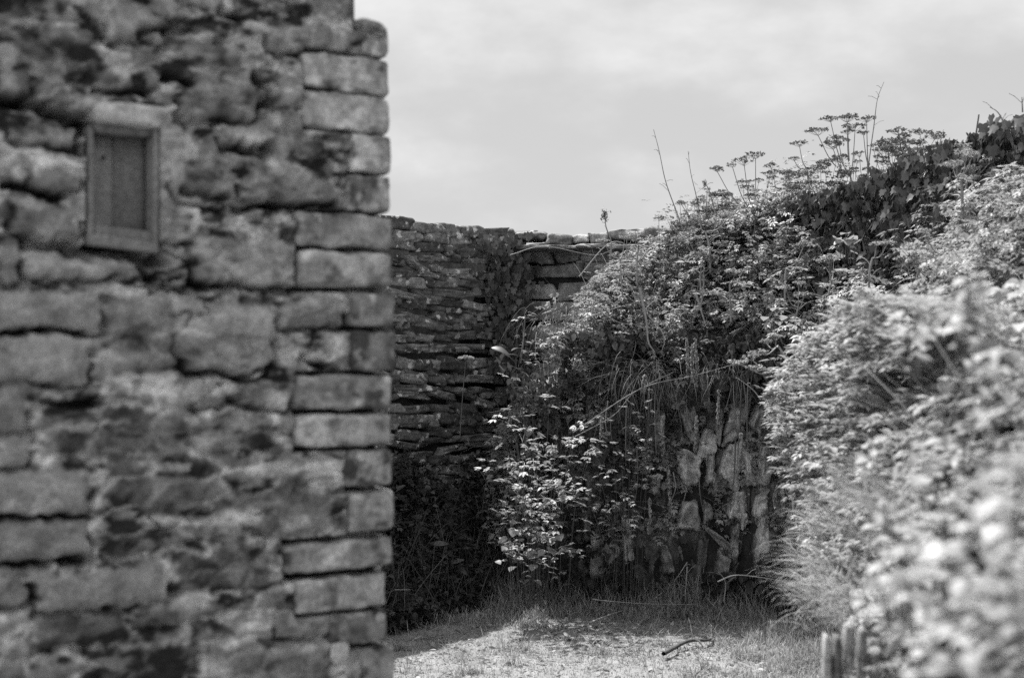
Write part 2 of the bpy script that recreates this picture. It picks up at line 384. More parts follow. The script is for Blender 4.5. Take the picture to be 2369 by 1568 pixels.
# explicit stones, in photo pixels (x0,y0,x1,y1,tone,out_mm,round)
ST = [(-200, 665, 232, 765, .42, 10, .2), (-150, 775, 207, 884, .44, 8, .2), (-150, 890, 58, 1000, .34, 6, .2), (-150, 1004, 58, 1082, .42, 6, .2),
 (-200, 1096, 207, 1196, .42, 9, .15), (-200, 1210, 207, 1304, .36, 9, .15), (-160, 1314, 62, 1400, .36, 8, .15), (76, 1314, 392, 1402, .42, 8, .2),
 (440, 552, 686, 668, .45, 14, .4), (405, 700, 642, 866, .44, 14, .6), (245, 680, 405, 862, .28, 8, .4), (85, 945, 425, 1058, .17, 4, .5), (445, 965, 642, 1042, .15, 3, .5),
 (398, 1282, 622, 1362, .13, 2, .5), (300, 1105, 470, 1182, .18, 2, .6), (505, 1132, 780, 1238, .26, 4, .6), (240, 1228, 300, 1285, .16, 2, .6), (305, 1225, 420, 1282, .18, 2, .6),
 (565, 408, 792, 474, .26, 8, .4), (230, 1490, 450, 1600, .08, 2, .5), (80, 1415, 300, 1490, .16, 3, .5), (330, 1375, 470, 1440, .16, 3, .5), (0, 560, 50, 655, .3, 6, .5),
 (20, 300, 195, 335, .42, 8, .5), (60, 590, 360, 640, .44, 6, .6), (300, 540, 430, 560, .3, 4, .5), (650, 700, 800, 760, .3, 5, .5), (400, 380, 545, 470, .34, 8, .6),
 (430, 190, 600, 280, .3, 12, .6), (520, 300, 620, 350, .5, 10, .5), (0, 160, 60, 230, .34, 12, .4), (640, 1410, 800, 1470, .35, 5, .5), (480, 1500, 760, 1600, .25, 4, .5), (540, 880, 680, 945, .3, 4, .6),
 (90, 60, 210, 120, .25, 12, .5), (240, 20, 400, 95, .3, 10, .5), (430, 100, 560, 160, .26, 12, .5), (620, 60, 800, 130, .36, 8, .6), (70, 395, 190, 440, .3, 8, .5), (20, 470, 190, 550, .3, 8, .5)]
for (x0, y0, x1, y1, tn, om, rd) in ST:
    xc = max((x0+x1)/2, 20); ua, ub, va, vb_ = px2uv(x0, y1)[0], px2uv(x1, y0)[0], px2uv(xc, y1)[1], px2uv(xc, y0)[1]
    cu, cv, hu, hv = (ua+ub)/2, (va+vb_)/2, abs(ub-ua)/2, abs(vb_-va)/2
    r = rd*min(hu, hv); sk = random.uniform(-.12, .12) if rd > .25 else 0
    qx = np.abs(wu-cu)-hu+r; qy = np.abs(wv-cv-sk*(wu-cu))-hv+r
    d = np.hypot(np.maximum(qx, 0), np.maximum(qy, 0))+np.minimum(np.maximum(qx, qy), 0)-r
    m = sst(.004, -.006, d)*(.8 if x1 < 400 and x0 < 100 else .62); hh = om/1000*sst(0, -.02, d)+.004*fbm(p3*22+x0, 47, 3)
    h = h*(1-m)+hh*m; tone = tone*(1-m)+(tn+.22*fbm(p3*30+x0*.1, 48, 4))*m
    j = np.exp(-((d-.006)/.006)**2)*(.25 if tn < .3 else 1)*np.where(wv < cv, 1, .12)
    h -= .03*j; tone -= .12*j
# light mortar and lichen patches, shade of hollows painted dark in tone only (photo pixels: x, y, rx, ry, change)
for (bx, by, rx, ry, dt) in [(440, 1395, 60, 30, .3), (560, 1195, 60, 25, .3), (755, 1095, 50, 40, .35), (300, 905, 110, 16, .2), (455, 1030, 40, 30, .3), (620, 1090, 130, 20, .25), (385, 1330, 22, 50, .3), (215, 1255, 20, 60, .28), (640, 1300, 30, 40, .3),
    (200, 985, 110, 12, .25), (530, 1215, 40, 30, .2), (480, 1540, 50, 30, .2), (290, 1525, 80, 18, .25), (200, 205, 60, 15, .25), (180, 690, 70, 12, .1), (110, 1170, 50, 20, .2), (640, 940, 40, 30, .25), (590, 330, 50, 18, .3), (790, 60, 40, 30, .15), (760, 180, 40, 30, .15),
    (35, 410, 16, 14, .4), (185, 390, 25, 10, .3), (80, 400, 14, 12, .35), (190, 515, 25, 12, .3), (160, 465, 14, 12, .3), (150, 560, 40, 10, .25), (440, 480, 40, 60, .15), (380, 125, 25, 16, .2), (240, 60, 20, 40, .15), (680, 1210, 40, 20, .25), (500, 1470, 60, 14, .2), (600, 1440, 60, 18, .2),
    (60, 40, 50, 60, -.2), (180, 120, 80, 30, -.15), (20, 280, 110, 30, -.35), (480, 150, 60, 20, -.15), (120, 450, 60, 12, -.25), (480, 400, 40, 20, -.2), (700, 800, 60, 30, -.18), (360, 1240, 50, 16, -.2), (520, 60, 50, 20, -.1), (600, 230, 50, 30, -.15), (420, 990, 20, 40, -.1), (300, 1470, 120, 20, -.25), (360, 1550, 90, 60, -.2), (300, 780, 60, 80, -.1)]:
    bu, bv = px2uv(bx, by); ru, rv = rx/1150, ry/1150
    tone += dt*sst(1.25, .6, np.hypot((wu-bu)/ru, (wv-bv)/rv)+.35*fbm(p3*30+bx, 55, 3))
# open crevices: pixel polylines, width, depth
for pts, wd, dp in [([(-60, 225), (60, 240), (130, 262), (205, 275)], .012, .09), ([(197, 270), (190, 350)], .010, .07), ([(55, 565), (180, 572), (270, 588), (370, 598)], .013, .08),
                    ([(590, 175), (625, 205), (640, 245), (600, 250)], .008, .06), ([(205, 216), (350, 218)], .006, .05), ([(440, 860), (560, 868), (640, 840)], .006, .05), ([(700, 830), (800, 850)], .006, .04),
                    ([(330, 610), (350, 645)], .011, .05), ([(555, 478), (690, 480)], .007, .06), ([(620, 475), (780, 478)], .006, .05), ([(90, 925), (240, 930)], .006, .04), ([(380, 175), (450, 185)], .007, .05),
                    ([(430, 440), (520, 455)], .01, .04), ([(530, 345), (640, 350)], .011, .04), ([(0, 768), (205, 768)], .0035, .05), ([(0, 1200), (205, 1198)], .0035, .05), ([(0, 1308), (205, 1302)], .0035, .05),
                    ([(440, 655), (560, 668), (690, 668), (800, 672)], .005, .05), ([(330, 80), (460, 60)], .009, .05), ([(520, 20), (560, 45)], .008, .05), ([(0, 440), (130, 445)], .007, .05)]:
    uvp = [px2uv(*q) for q in pts]; d = np.full(u.shape, 9.)
    for (a0, b0), (a1, b1) in zip(uvp[:-1], uvp[1:]):
        t = np.clip(((wu-a0)*(a1-a0)+(wv-b0)*(b1-b0))/((a1-a0)**2+(b1-b0)**2), 0, 1); d = np.minimum(d, np.hypot(wu-a0-t*(a1-a0), wv-b0-t*(b1-b0)))
    j = np.exp(-(d/wd)**2); h -= dp*j; tone -= .2*j
# seats of the corner stones
QR = [(835, 48, 901), (698, 142, 903), (700, 228, 903), (812, 318, 904), (800, 408, 904), (684, 503, 908), (688, 586, 909), (808, 677, 913), (812, 766, 914), (678, 866, 911), (676, 953, 911), (795, 1038, 908),
      (800, 1130, 915), (652, 1240, 915), (680, 1322, 897), (760, 1408, 898), (835, 1490, 911)]
for k, (x0, y0, _) in enumerate(QR):
    y1 = QR[k+1][1] if k+1 < len(QR) else 1600; ua, va, vb_ = px2uv(x0+5, y1)[0], px2uv(_, y1)[1], px2uv(_, y0-6)[1]
    h = np.where((u > ua) & (v > va-.001) & (v < vb_+.001), np.minimum(h, -.055), h); tone = np.where((u > ua) & (v > va) & (v < vb_), .1, tone)
tone = .43+(tone-.42)*1.3
# niche recess
n0 = px2uv(206, 574); n1_ = px2uv(372, 280)
inn = (u > n0[0]-.002) & (u < n1_[0]+.002) & (v > n0[1]) & (v < n1_[1])
h = np.where(inn, -.14, h)
# mortar render round the niche
m = ((u > n0[0]-.03) & (u < n1_[0]+.05) & (v > n0[1]-.03) & (v < n1_[1]+.03) & ~inn); tone = np.where(m, .6*tone+.26, tone)
# stepped top
topz = np.where(u > px2uv(815, 0)[0], px2uv(840, 48)[1]-.02, 2.55)+.02*vn(p3*12, 50)
vv = np.minimum(v, topz)
A = Acc(); pw = W2(u, vv, h); nU, nV = len(us), len(vs)
ii = (np.arange(nV-1)[:, None]*nU+np.arange(nU-1)[None]).ravel(); A.add(pw, np.stack([ii, ii+1, ii+nU+1, ii+nU], -1), np.clip(tone, 0, 1))
obj('masonry_face', A, M_FW, fw, smooth=True)
# core of the wall (thickness)
def wbox(acc, u0, u1, v0, v1, w0, w1, tone=.5, n=1):
    V_, F_ = CUBE[n]; q = (V_+1)/2; acc.add(W2(u0+q[:, 0]*(u1-u0), v0+q[:, 2]*(v1-v0), w0+q[:, 1]*(w1-w0)), F_, tone)
A = Acc(); us0 = px2uv(815, 0)[0]
wbox(A, -1.69, us0-.03, -.05, 2.53, -.62, -.15); wbox(A, us0-.031, -.05, -.05, 2.2, -.62, -.151)
for k in range(160):      # rough rubble on the end and top of the wall
    stone(A, W2(-.06+random.uniform(-.02, .02), random.uniform(0, 2.15), random.uniform(-.6, -.12)), (.12, .17, .09), AX, 900+k, 4, 5, .15, random.random())
for k in range(60):
    uu = random.uniform(-1.65, us0-.06); stone(A, W2(uu, 2.52+random.uniform(-.02, .02), random.uniform(-.6, -.08)), (.2, .17, .09), AX, 1100+k, 4, 5, .15, random.random())
obj('wall_core', A, M_WALL2, fw)
Q = [(835, 48, 901, 134, .45), (698, 142, 903, 222, .5), (700, 228, 903, 310, .7), (812, 318, 904, 400, .62), (800, 408, 904, 494, .42), (684, 503, 908, 578, .5), (688, 586, 909, 667, .52),
     (808, 677, 913, 757, .45), (812, 766, 914, 856, .35), (678, 866, 911, 945, .5), (676, 953, 911, 1028, .48), (795, 1038, 908, 1122, .36), (800, 1130, 915, 1228, .5), (652, 1240, 915, 1308, .45),
     (680, 1322, 897, 1402, .55), (760, 1408, 898, 1480, .42), (835, 1490, 911, 1585, .58), (700, 1595, 912, 1680, .45), (780, 1690, 912, 1790, .45)]
yv = 1800
while yv < 2340: Q.append((700+random.randint(0, 90), yv, 912, yv+88, .45)); yv += 96
for k, (x0, y0, x1, y1, tn) in enumerate(Q):
    ua = px2uv(x0, y1)[0]; va = px2uv(x1-20, y1+1)[1]; ub, vb_ = px2uv(x1, y0)
    A = Acc(); dpt = .26+.08*random.random(); sz = (ub-ua, dpt, vb_-va)
    V_, F_ = CUBE[26]; kk = random.uniform(8, 15); r = (np.abs(V_)**kk).sum(1)**(1/kk); q = V_/r[:, None]*np.array(sz)/2
    q = q+((.008 if y0 < 480 else .007)*np.stack([fbm(q*17+k*3, 61, 5), fbm(q*20+k*5+9, 62, 4), fbm(q*25+k+19, 63, 3)], -1))
    if y0 < 60: q[:, 2] -= .03*np.clip((q[:, 0]/(sz[0]/2)), 0, 1)**3*(q[:, 2] > 0)
    if 230 < y0 < 1000: q[:, 2] += .0*q[:, 0]
    A.add(q @ AX + W2((ua+ub)/2, (va+vb_)/2, -dpt/2+.009+random.uniform(-.003, .004)), F_, np.clip(tn-.08+random.uniform(-.12, .12)+(.6 if y0 < 480 else .45)*fbm(q*24+k*3, 64, 4)+(.4 if y0 < 480 else .22)*sst(.05, .3, fbm(q*28+k*5, 65, 4))-.3*sst(.1, .3, fbm(q*22+k*7, 66, 4)), 0, 1))
    obj('quoin', A, M_QUOIN, fw, smooth=True)
# lintel and frame of the niche
A = Acc(); ua, va = px2uv(212, 286); ub, vb_ = px2uv(392, 246)
stone(A, W2((ua+ub)/2, (va+vb_)/2, -.04), (ub-ua, .11, (vb_-va)*.9), AX, 77, 10, 5, .14, .72); obj('lintel', A, M_QUOIN, fw, smooth=True)
def bar(acc, x0, y0, x1, y1, w0, w1, tone, tilt=0):
    (ua, va), (ub, vb_) = px2uv(x0, y1), px2uv(x1, y0); V_, F_ = CUBE[5]; k = 10.; r = (np.abs(V_)**k).sum(1)**(1/k); q = V_/r[:, None]
    q = q*np.array([ub-ua, w1-w0, vb_-va])/2; q[:, 2] += tilt*q[:, 0]; q += .0012*fbm(q*60, 5, 2)[:, None]
    acc.add(q @ AX+W2((ua+ub)/2, (va+vb_)/2, (w0+w1)/2), F_, tone)
A = Acc()
bar(A, 207, 288, 221, 560, -.06, -.008, .42); bar(A, 358, 292, 371, 572, -.06, -.006, .5); bar(A, 220, 286, 360, 304, -.06, -.012, .25); bar(A, 208, 530, 372, 552, -.058, -.014, .36, -.06); bar(A, 206, 553, 374, 572, -.056, -.008, .5, -.09)
fr = obj('niche_frame', A, M_WOOD, fw, smooth=True)
A = Acc(); xs = [222, 285, 361]
for k, tn in enumerate((.5, .24)): bar(A, xs[k], 296, xs[k+1]+1, 540, -.09+.002*(k % 2), -.066+.002*(k % 2), tn)
obj('niche_panel', A, M_WOOD, fw, smooth=True)
A = Acc(); uk, vk = px2uv(262, 357); stone(A, W2(uk, vk, -.064), (.009, .006, .009), AX, 5, 4, 2.5, .05, 0); obj('knot', A, M_CORE, fw)
A = Acc(); uk, vk = px2uv(785, 1503); stone(A, W2(uk, vk, .002), (.048, .016, .062), AX, 6, 5, 2.6, .06, 1)
obj('pale_stone', A, rockmat('pale_quartz', .4, .62, contrast=.1), fw, smooth=True, label='pale rounded stone low in the wall')

# ------------------------------------------------------------------ back walls
def course_wall(acc, core, p0, p1, top0, top1, ch, ln, th, seed, dip=0.02, toneb=.5, tops=None):
    p0 = np.array(p0, float); p1 = np.array(p1, float); d = p1-p0; Ln = np.hypot(*d); d /= Ln; n = np.array([d[1], -d[0]])
    ax = np.array([[d[0], d[1], 0], [n[0], n[1], 0], [0, 0, 1.]]); rr = random.Random(seed); z = -.05; sid = seed*1000
    while z < max(top0, top1)+.04:
        hgt = ch*rr.uniform(.65, 1.35); s = -rr.uniform(0, .3); wv_ = rr.uniform(0, 6)
        while s < Ln:
            l = rr.uniform(*ln); c = s+l/2; t = c/Ln; tz = top0+(top1-top0)*t+(tops(c) if tops else 0)
            if 0 <= c <= Ln and z+hgt*.6 < tz:
                hh = min(hgt*rr.uniform(.8, 1.02), tz-z+.02); zz_ = z+hh/2+.02*math.sin(c*2.3+wv_)
                ang = rr.gauss(0, dip)-dip*1.2*math.sin(c*1.3+z*2); ca, sa = math.cos(ang), math.sin(ang)
                ax2 = np.array([[ca, 0, sa], [0, 1, 0], [-sa, 0, ca]]) @ ax; w = rr.uniform(-.015, .02)
                pos = np.array([p0[0]+d[0]*c+n[0]*(w-th/2), p0[1]+d[1]*c+n[1]*(w-th/2), zz_])
                stone(acc, pos, (l*1.03, th, hh*1.05), ax2, sid, 8, 20, .1, min(1, max(0, toneb+rr.uniform(-.45, .45)))); sid += 1
            s += l*1.01+.004
        z += hgt
    V_, F_ = CUBE[1]; q = (V_+1)/2; qq = np.zeros_like(q)
    qq[:, 0] = p0[0]+d[0]*q[:, 0]*Ln+n[0]*(-th*.9*q[:, 1]-.05); qq[:, 1] = p0[1]+d[1]*q[:, 0]*Ln+n[1]*(-th*.9*q[:, 1]-.05)
    qq[:, 2] = -.05+q[:, 2]*(top0+(top1-top0)*q[:, 0]-.03)
    core.add(qq, F_, .5)
def mkwall(name, label, mat, segs):
    t = empty(name, (segs[0][0][0], segs[0][0][1], 0), label, 'stone wall'); a = Acc(); c = Acc()
    for s in segs: course_wall(a, c, *s)
    obj('stonework', a, mat, t); obj('wall_core', c, M_CORE, t); return t
CORN = np.array([.09, 9.9])
mkwall('slate_wall', 'dark wall of thin stacked slates with white lichen spots, behind the near wall corner', M_SLATE,
       [((-2.6, 5.62), (.12, 10.02), 2.31, 2.31, .06, (.08, .36), .42, 3, .08, .5, lambda c: .04+.02*math.sin(c*2.7)+.015*math.sin(c*9)-.05*max(0, c-4.6))])
mkwall('rubble_wall', 'pale rubble wall across the back with a dark gap under its capping', M_WALL2,
       [((-.06, 9.98), (1.56, 9.5), 2.28, 2.36, .12, (.2, .42), .4, 5, .02, .5, lambda c: -.05-.01*math.sin(c*9)),])
A = Acc()
xx = .0
while xx < 1.5:
    l = random.uniform(.1, .26); t = (xx+l/2)/1.5; hh = random.uniform(.05, .09)
    stone(A, (.02+1.5*t, 9.99-.43*t, 2.285+.015*t+random.uniform(-.03, .02)), (l*1.05, .4, hh), np.eye(3), 300+int(xx*100), 8, 6, .2, random.uniform(.0, .6), .25); xx += l
    stone(A, (.05+1.5*t, 9.86-.43*t, 2.2+.012*t+random.uniform(-.012, .012)), (l*1.4, .4, .03), np.eye(3), 430+int(xx*100), 8, 6, .2, random.uniform(.0, .4))
cap = obj('wall_capping', A, M_WALL2, bpy.data.objects['rubble_wall'])
mkwall('ivy_clad_wall', 'dark wall rising to the right behind the bank, smothered in ivy', M_SLATE,
       [((1.5, 9.55), (2.34, 6.45), 2.32, 2.54, .09, (.15, .4), .4, 7, .04, .3, lambda c: .02*math.sin(c*6)), ((2.345, 6.44), (3.0, 4.0), 2.56, 2.8, .09, (.15, .4), .4, 8, .04, .3, None)])

# ------------------------------------------------------------------ stone facing of the bank
def foot_hit(px):
    tx = (px-CXP)/FPX; best = 1e9
    for a_, b_ in zip(FOOTS[:-1], FOOTS[1:]):
        fa = a_[0]-tx*a_[1]; fb_ = b_[0]-tx*b_[1]
        if fa*fb_ <= 0 and fa != fb_:
            t = fa/(fa-fb_); y = a_[1]+t*(b_[1]-a_[1])
            if y > 3: best = min(best, y)
    return best if best < 1e8 else 8.5
SL = []; SM = []
for (cx, cy, w, h_, an, tn) in [(700, 760, 95, 175, 18, .75), (910, 720, 50, 230, 4, .5), (1010, 620, 80, 200, 0, .3), (1160, 800, 105, 370, -14, .35), (1112, 950, 90, 205, -4, .7), (810, 960, 85, 230, 12, .45),
    (925, 1110, 105, 190, -12, .7), (945, 1270, 45, 170, -4, .6), (800, 1260, 135, 220, 3, .75), (1095, 1230, 120, 250, -12, .75), (1225, 1250, 70, 210, 4, .8), (1340, 1250, 90, 240, -14, .75), (1285, 900, 75, 200, -12, .5),
    (600, 760, 70, 130, 10, .45), (1010, 950, 40, 230, -6, .45), (590, 960, 55, 200, 0, .3)]:
    SL.append((1326+cx*.3323, 663+cy*.3323, w*.3323, h_*.3323, an, tn))
for (cx, cy, w, h_, an, tn) in [(1250, 245, 115, 190, -6, .95), (1282, 365, 42, 120, -4, .7), (1415, 260, 85, 180, 2, .9), (1432, 490, 80, 250, -4, .85), (405, 500, 58, 280, 4, .9), (220, 650, 170, 280, -8, .4), (1090, 500, 45, 220, 48, .5),
    (1212, 520, 46, 220, -8, .5), (870, 330, 130, 190, 0, .55), (1640, 450, 52, 220, -3, .75), (1010, 300, 60, 120, 0, .3), (620, 90, 60, 120, 0, .5), (100, 400, 50, 200, 0, .4), (700, 650, 60, 200, 10, .3), (1130, 700, 70, 160, -6, .35)]:
    SL.append((1326+cx*.3052, 1090+cy*.3052, w*.3052, h_*.3052, an, tn))
for k in range(75):
    SM.append((random.uniform(1320, 1880), random.uniform(890, 1390), random.uniform(26, 50), random.uniform(80, 150), random.uniform(-16, 12), random.uniform(.1, .5)))
for k in range(90):
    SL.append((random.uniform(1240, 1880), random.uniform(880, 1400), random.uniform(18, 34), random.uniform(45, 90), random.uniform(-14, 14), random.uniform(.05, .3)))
t = empty('retaining_wall', (.75, 8.35, 0), 'upright lichened slabs facing the foot of the bank in deep shade', 'retaining wall'); A = Acc()
for k, (px, py, w, h_, an, tn) in enumerate(SL):
    D = foot_hit(px); p = P(px, py, D); lean = .12*max(0, p[2])/1.2; big = k < len(SL)-90; deep = 0 if big else .1
    p = P(px, py, D+lean-.01+deep); aa = R(an); ax = np.array([[math.cos(aa), 0, math.sin(aa)], [0, 1, 0], [-math.sin(aa), 0, math.cos(aa)]])
    B = Acc() if big else A
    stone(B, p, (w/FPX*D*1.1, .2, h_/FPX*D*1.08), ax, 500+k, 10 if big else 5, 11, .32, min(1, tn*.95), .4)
    if big: obj('slab', B, M_SLAB, t)
for k, (px, py, w, h_, an, tn) in enumerate(SM):
    D = foot_hit(px); p = P(px, py, D); p = P(px, py, D+.12*max(0, p[2])/1.2+.06); aa = R(an); ax = np.array([[math.cos(aa), 0, math.sin(aa)], [0, 1, 0], [-math.sin(aa), 0, math.cos(aa)]])
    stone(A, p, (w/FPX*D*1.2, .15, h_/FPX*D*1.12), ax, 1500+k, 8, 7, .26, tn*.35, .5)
for k in range(110):           # the same upright slabs carry on along the bank towards the viewer
    s_ = random.uniform(4.2, 7.9); fx = np.interp(s_, FOOT[:8, 1], FOOT[:8, 0]); z = random.uniform(.05, 1.0)
    stone(A, (fx+.05+.08*z, s_, z), (.16, .12, .28), np.eye(3), 700+k, 4, 4, .2, random.uniform(.2, .8))
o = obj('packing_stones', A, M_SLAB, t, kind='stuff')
for k, (px, py, w, h_, lb) in enumerate([(1912, 1520, 16, 110, 'pale narrow stone standing leftmost at the bottom of the near bank'), (1936, 1530, 20, 130, 'darker upright stone right of the leftmost pale one'), (1962, 1500, 20, 120, 'middle one of the upright stones low on the near bank'), (1993, 1510, 18, 130, 'upright stone right of the middle one low on the near bank'), (2022, 1540, 26, 90, 'rightmost and widest of the upright stones low on the near bank')]):
    D = 3.2; A = Acc(); stone(A, P(px, py, D), (w/FPX*D*1.1, .05, h_/FPX*D), np.eye(3), 800+k, 5, 3.6, .15, (.95, .3, .7, .5, .4)[k])
    obj('upright_stone', A, M_SLAB, smooth=True, label=lb, cat='stone', group='upright stones low on the near bank')

# ------------------------------------------------------------------ vegetation
def infr(p, m=.12):
    px = p[:, 0]/np.maximum(p[:, 1], .1); return (p[:, 1] > .55) & (px < .36+m) & (px > -.2)
def bank_points(n, dmin, dmax, ymin, ymax, hug=0):
    out_ = []; c = 0
    while c < n:
        x = rng.uniform(-.3, 4.3, n*2); y = rng.uniform(ymin, ymax, n*2); d = sdist(x, y)
        k = (d > dmin) & (d < dmax); x, y, d = x[k], y[k], d[k]; p = np.stack([x, y, bank_h(x, y)], -1)
        # stop at the ivy wall and the back wall
        k = (x < np.interp(y, [4, 6.45, 9.55], [2.98, 2.3, 1.46])) | (y < 4); k &= (y < 9.9-.28*x)
        k &= infr(p); out_.append(p[k]); c += k.sum()
    return np.concatenate(out_)[:n]
def slope_sprigs(acc, pts, hmin, hmax, smin, smax, tmpls, tilt=(-.85, .15), tone=(0, 1), tonenoise=.65):
    pts = pts[fbm(pts*5.5+3, 75, 3) > -.12]
    n = len(pts); hn = .5+.5*fbm(pts*2.6, 71, 3); up = hmin+(hmax-hmin)*np.clip(hn*1.6-.3, 0, 1)*rng.random(n)**.6
    p = pts.copy(); p[:, 2] += up; p[:, :2] += rng.normal(0, .03, (n, 2))
    tn = np.clip(rng.uniform(*tone, n)+tonenoise*fbm(pts*5, 72, 3), 0, 1)
    ti = rng.uniform(*tilt, n); far = sst(7.3, 8.3, pts[:, 1]); ya = math.pi/2*(1+far)+rng.normal(0, 1.1, n); ro = rng.normal(0, .3, n); sc = rng.uniform(smin, smax, n)*(1+.5*fbm(pts*2.2, 76, 2))
    w = rng.integers(0, len(tmpls), n)
    for i, t in enumerate(tmpls):
        k = w == i
        if len(t[0]) < 14: sc = np.where(k, sc*.6, sc)
        scatter(acc, t, p[k], ya[k], ti[k], ro[k], sc[k], tn[k])
# far bank and middle bank
A = Acc(); pts = bank_points(62000, .02, 2.6, 5.2, 9.9)
slope_sprigs(A, pts, .0, .26, .04, .1, COMP+[OVATE], tone=(.1, 1))
pts = bank_points(26000, .02, 2.2, 2.6, 5.4); slope_sprigs(A, pts, .0, .2, .035, .08, COMP+[OVATE], tone=(.1, 1))
pts = bank_points(26000, .15, 2.6, 5.0, 9.6); pts = pts[pts[:, 0] > .45]; pts = pts[fbm(pts*3.3, 74, 3) > -.12]; up = rng.uniform(.06, .5, len(pts)); pts[:, 1] -= rng.uniform(0, .25, len(pts))*sst(8, 8.6, pts[:, 1]); pts[:, 2] = np.minimum(pts[:, 2]+up, np.interp(pts[:, 1], [5.5, 6.4, 7.7, 9], [2.05, 2.22, 2.42, 2.45])+rng.normal(0, .05, len(pts))); pts[:, 2] = np.minimum(pts[:, 2], np.where(pts[:, 1] > 8, np.interp(pts[:, 0], [.3, .75, 1.3], [1.8, 2.05, 2.45]), 9)+rng.normal(0, .04, len(pts)))
slope_sprigs(A, pts, 0, .05, .045, .11, COMP, tone=(.2, 1))
pts = bank_points(9000, .03, 2.4, 2.6, 9.6); pts = pts[fbm(pts*4+8, 77, 3) > .05]; slope_sprigs(A, pts, .04, .24, .08, .13, [ROUND, OVATE], tone=(.4, 1))
obj('bank_undergrowth', A, M_BANKLEAF, kind='stuff', label='sunlit leafy undergrowth smothering the bank', cat='undergrowth')
A = Acc(); pts = bank_points(16000, -.0, 1.4, .7, 2.8); pts = pts[fbm(pts*6+1, 78, 3) > -.06]; slope_sprigs(A, pts, -.05, .14, .022, .06, COMP+[ROUND], tone=(0, 1), tonenoise=.8)
pts = bank_points(1500, .0, 1.2, .7, 3.2); pts = pts[fbm(pts*7+5, 79, 3) > .0]; slope_sprigs(A, pts, .02, .16, .05, .1, [ROUND, OVATE, COMP[0]], tone=(.6, 1))
obj('near_undergrowth', A, M_BANKLEAF, kind='stuff', label='blurred leafy growth on the near end of the bank', cat='undergrowth')
# face foliage, hanging, in shade
def face_points(n, x0, x1, y0, y1, off=(-.1, .08)):
    px = rng.uniform(x0, x1, n); py = rng.uniform(y0, y1, n); D = np.array([foot_hit(q) for q in np.linspace(x0, x1, 60)]); D = np.interp(px, np.linspace(x0, x1, 60), D)
    z = EYE+(HYP-py)/FPX*D; D = D+.1*np.clip(z, 0, 1.3)+rng.uniform(*off, n); p = np.stack([(px-CXP)/FPX*D, D, EYE+(HYP-py)/FPX*D], -1); return p[p[:, 2] > .02]
def facing_leaves(acc, p, smin, smax, tm, tone=(0, 1), thr=-.15, tilt=(-1.5, -.4), nsc=6):
    k = fbm(p*nsc, 81, 3) > thr; p = p[k]; n = len(p)
    scatter(acc, tm, p, rng.normal(math.pi, .9, n)+math.pi, rng.uniform(*tilt, n), rng.normal(0, .5, n), rng.uniform(smin, smax, n), rng.uniform(*tone, n))
A = Acc()
facing_leaves(A, face_points(3200, 1180, 1450, 860, 1400, (-.2, .05)), .02, .055, OVATE, (0, .7), -.02)
facing_leaves(A, face_points(1500, 1180, 1500, 860, 1400, (-.25, .0)), .04, .07, COMP[3], (0, .9), .0)
facing_leaves(A, face_points(1200, 1450, 1860, 850, 1400, (-.02, .08)), .025, .05, ROUND, (0, .5), .1)
facing_leaves(A, face_points(5200, 1300, 1800, 770, 930, (-.22, .1)), .03, .07, COMP[0], (0, .8), .0)
facing_leaves(A, face_points(2500, 1300, 1820, 760, 900, (-.25, .1)), .03, .055, OVATE, (0, .8), .0)
facing_leaves(A, face_points(1500, 1350, 1860, 1320, 1430, (-.25, 0)), .03, .07, OVATE, (0, .6), -.1)
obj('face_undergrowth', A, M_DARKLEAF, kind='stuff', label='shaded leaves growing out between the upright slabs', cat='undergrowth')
# lit fringe overhanging the right-hand edge of the face
A = Acc(); n = 6500; py = rng.uniform(700, 1330, n); ex = np.interp(py, [700, 860, 1000, 1130, 1230, 1330], [2000, 1815, 1805, 1870, 1890, 1910])+rng.normal(0, 14, n)
px = ex+rng.uniform(0, 1, n)**1.2*260; D = np.interp(px, [1760, 1850, 2000, 2200], [7.0, 6.0, 4.6, 3.4])+rng.normal(0, .15, n)
p = np.stack([(px-CXP)/FPX*D, D, EYE+(HYP-py)/FPX*D], -1); n = len(p)
for i in range(3): k = rng.integers(0, 3, n) == i; scatter(A, COMP[i], p[k], rng.uniform(0, 6.28, k.sum()), rng.uniform(-.5, .5, k.sum()), rng.normal(0, .3, k.sum()), rng.uniform(.05, .1, k.sum()), np.clip(rng.uniform(.2, 1, k.sum()), 0, 1))
obj('overhanging_undergrowth', A, M_BANKLEAF, kind='stuff', label='leafy growth spilling down the side of the bank', cat='undergrowth')
# growth at the foot of the slate wall, shade deepened in its leaf colour
A = Acc(); n = 26000; x = rng.uniform(-1.5, .35, n); t = (x+2.6)/2.62; wy = 5.62+t*4.24; dd = rng.random(n)**1.3*1.25; y = wy-dd-.03
hm = np.clip(1.3-.95*dd, .12, 2)*(.65+.45*fbm(np.stack([x*2, y*2, x*0], -1), 91, 3)); z = rng.random(n)**.8*hm
k = (sdist(x, y) < -.02) & (y > 7.2); p = np.stack([x, y, z], -1)[k]; n = len(p)
cl = fbm(p*3+4, 92, 3)
for tm_, kk_, lo_, hi_ in ((OVATE, cl < -.05, .018, .045), (COMP[1], (cl >= -.05) & (cl < .25), .04, .09), (NARROW, cl >= .25, .04, .1)):
    m = kk_.sum(); scatter(A, tm_, p[kk_], rng.uniform(0, 6.28, m), rng.uniform(-1.1, .5, m), rng.normal(0, .5, m), rng.uniform(lo_, hi_, m), rng.uniform(0, .8, m)**1.5)
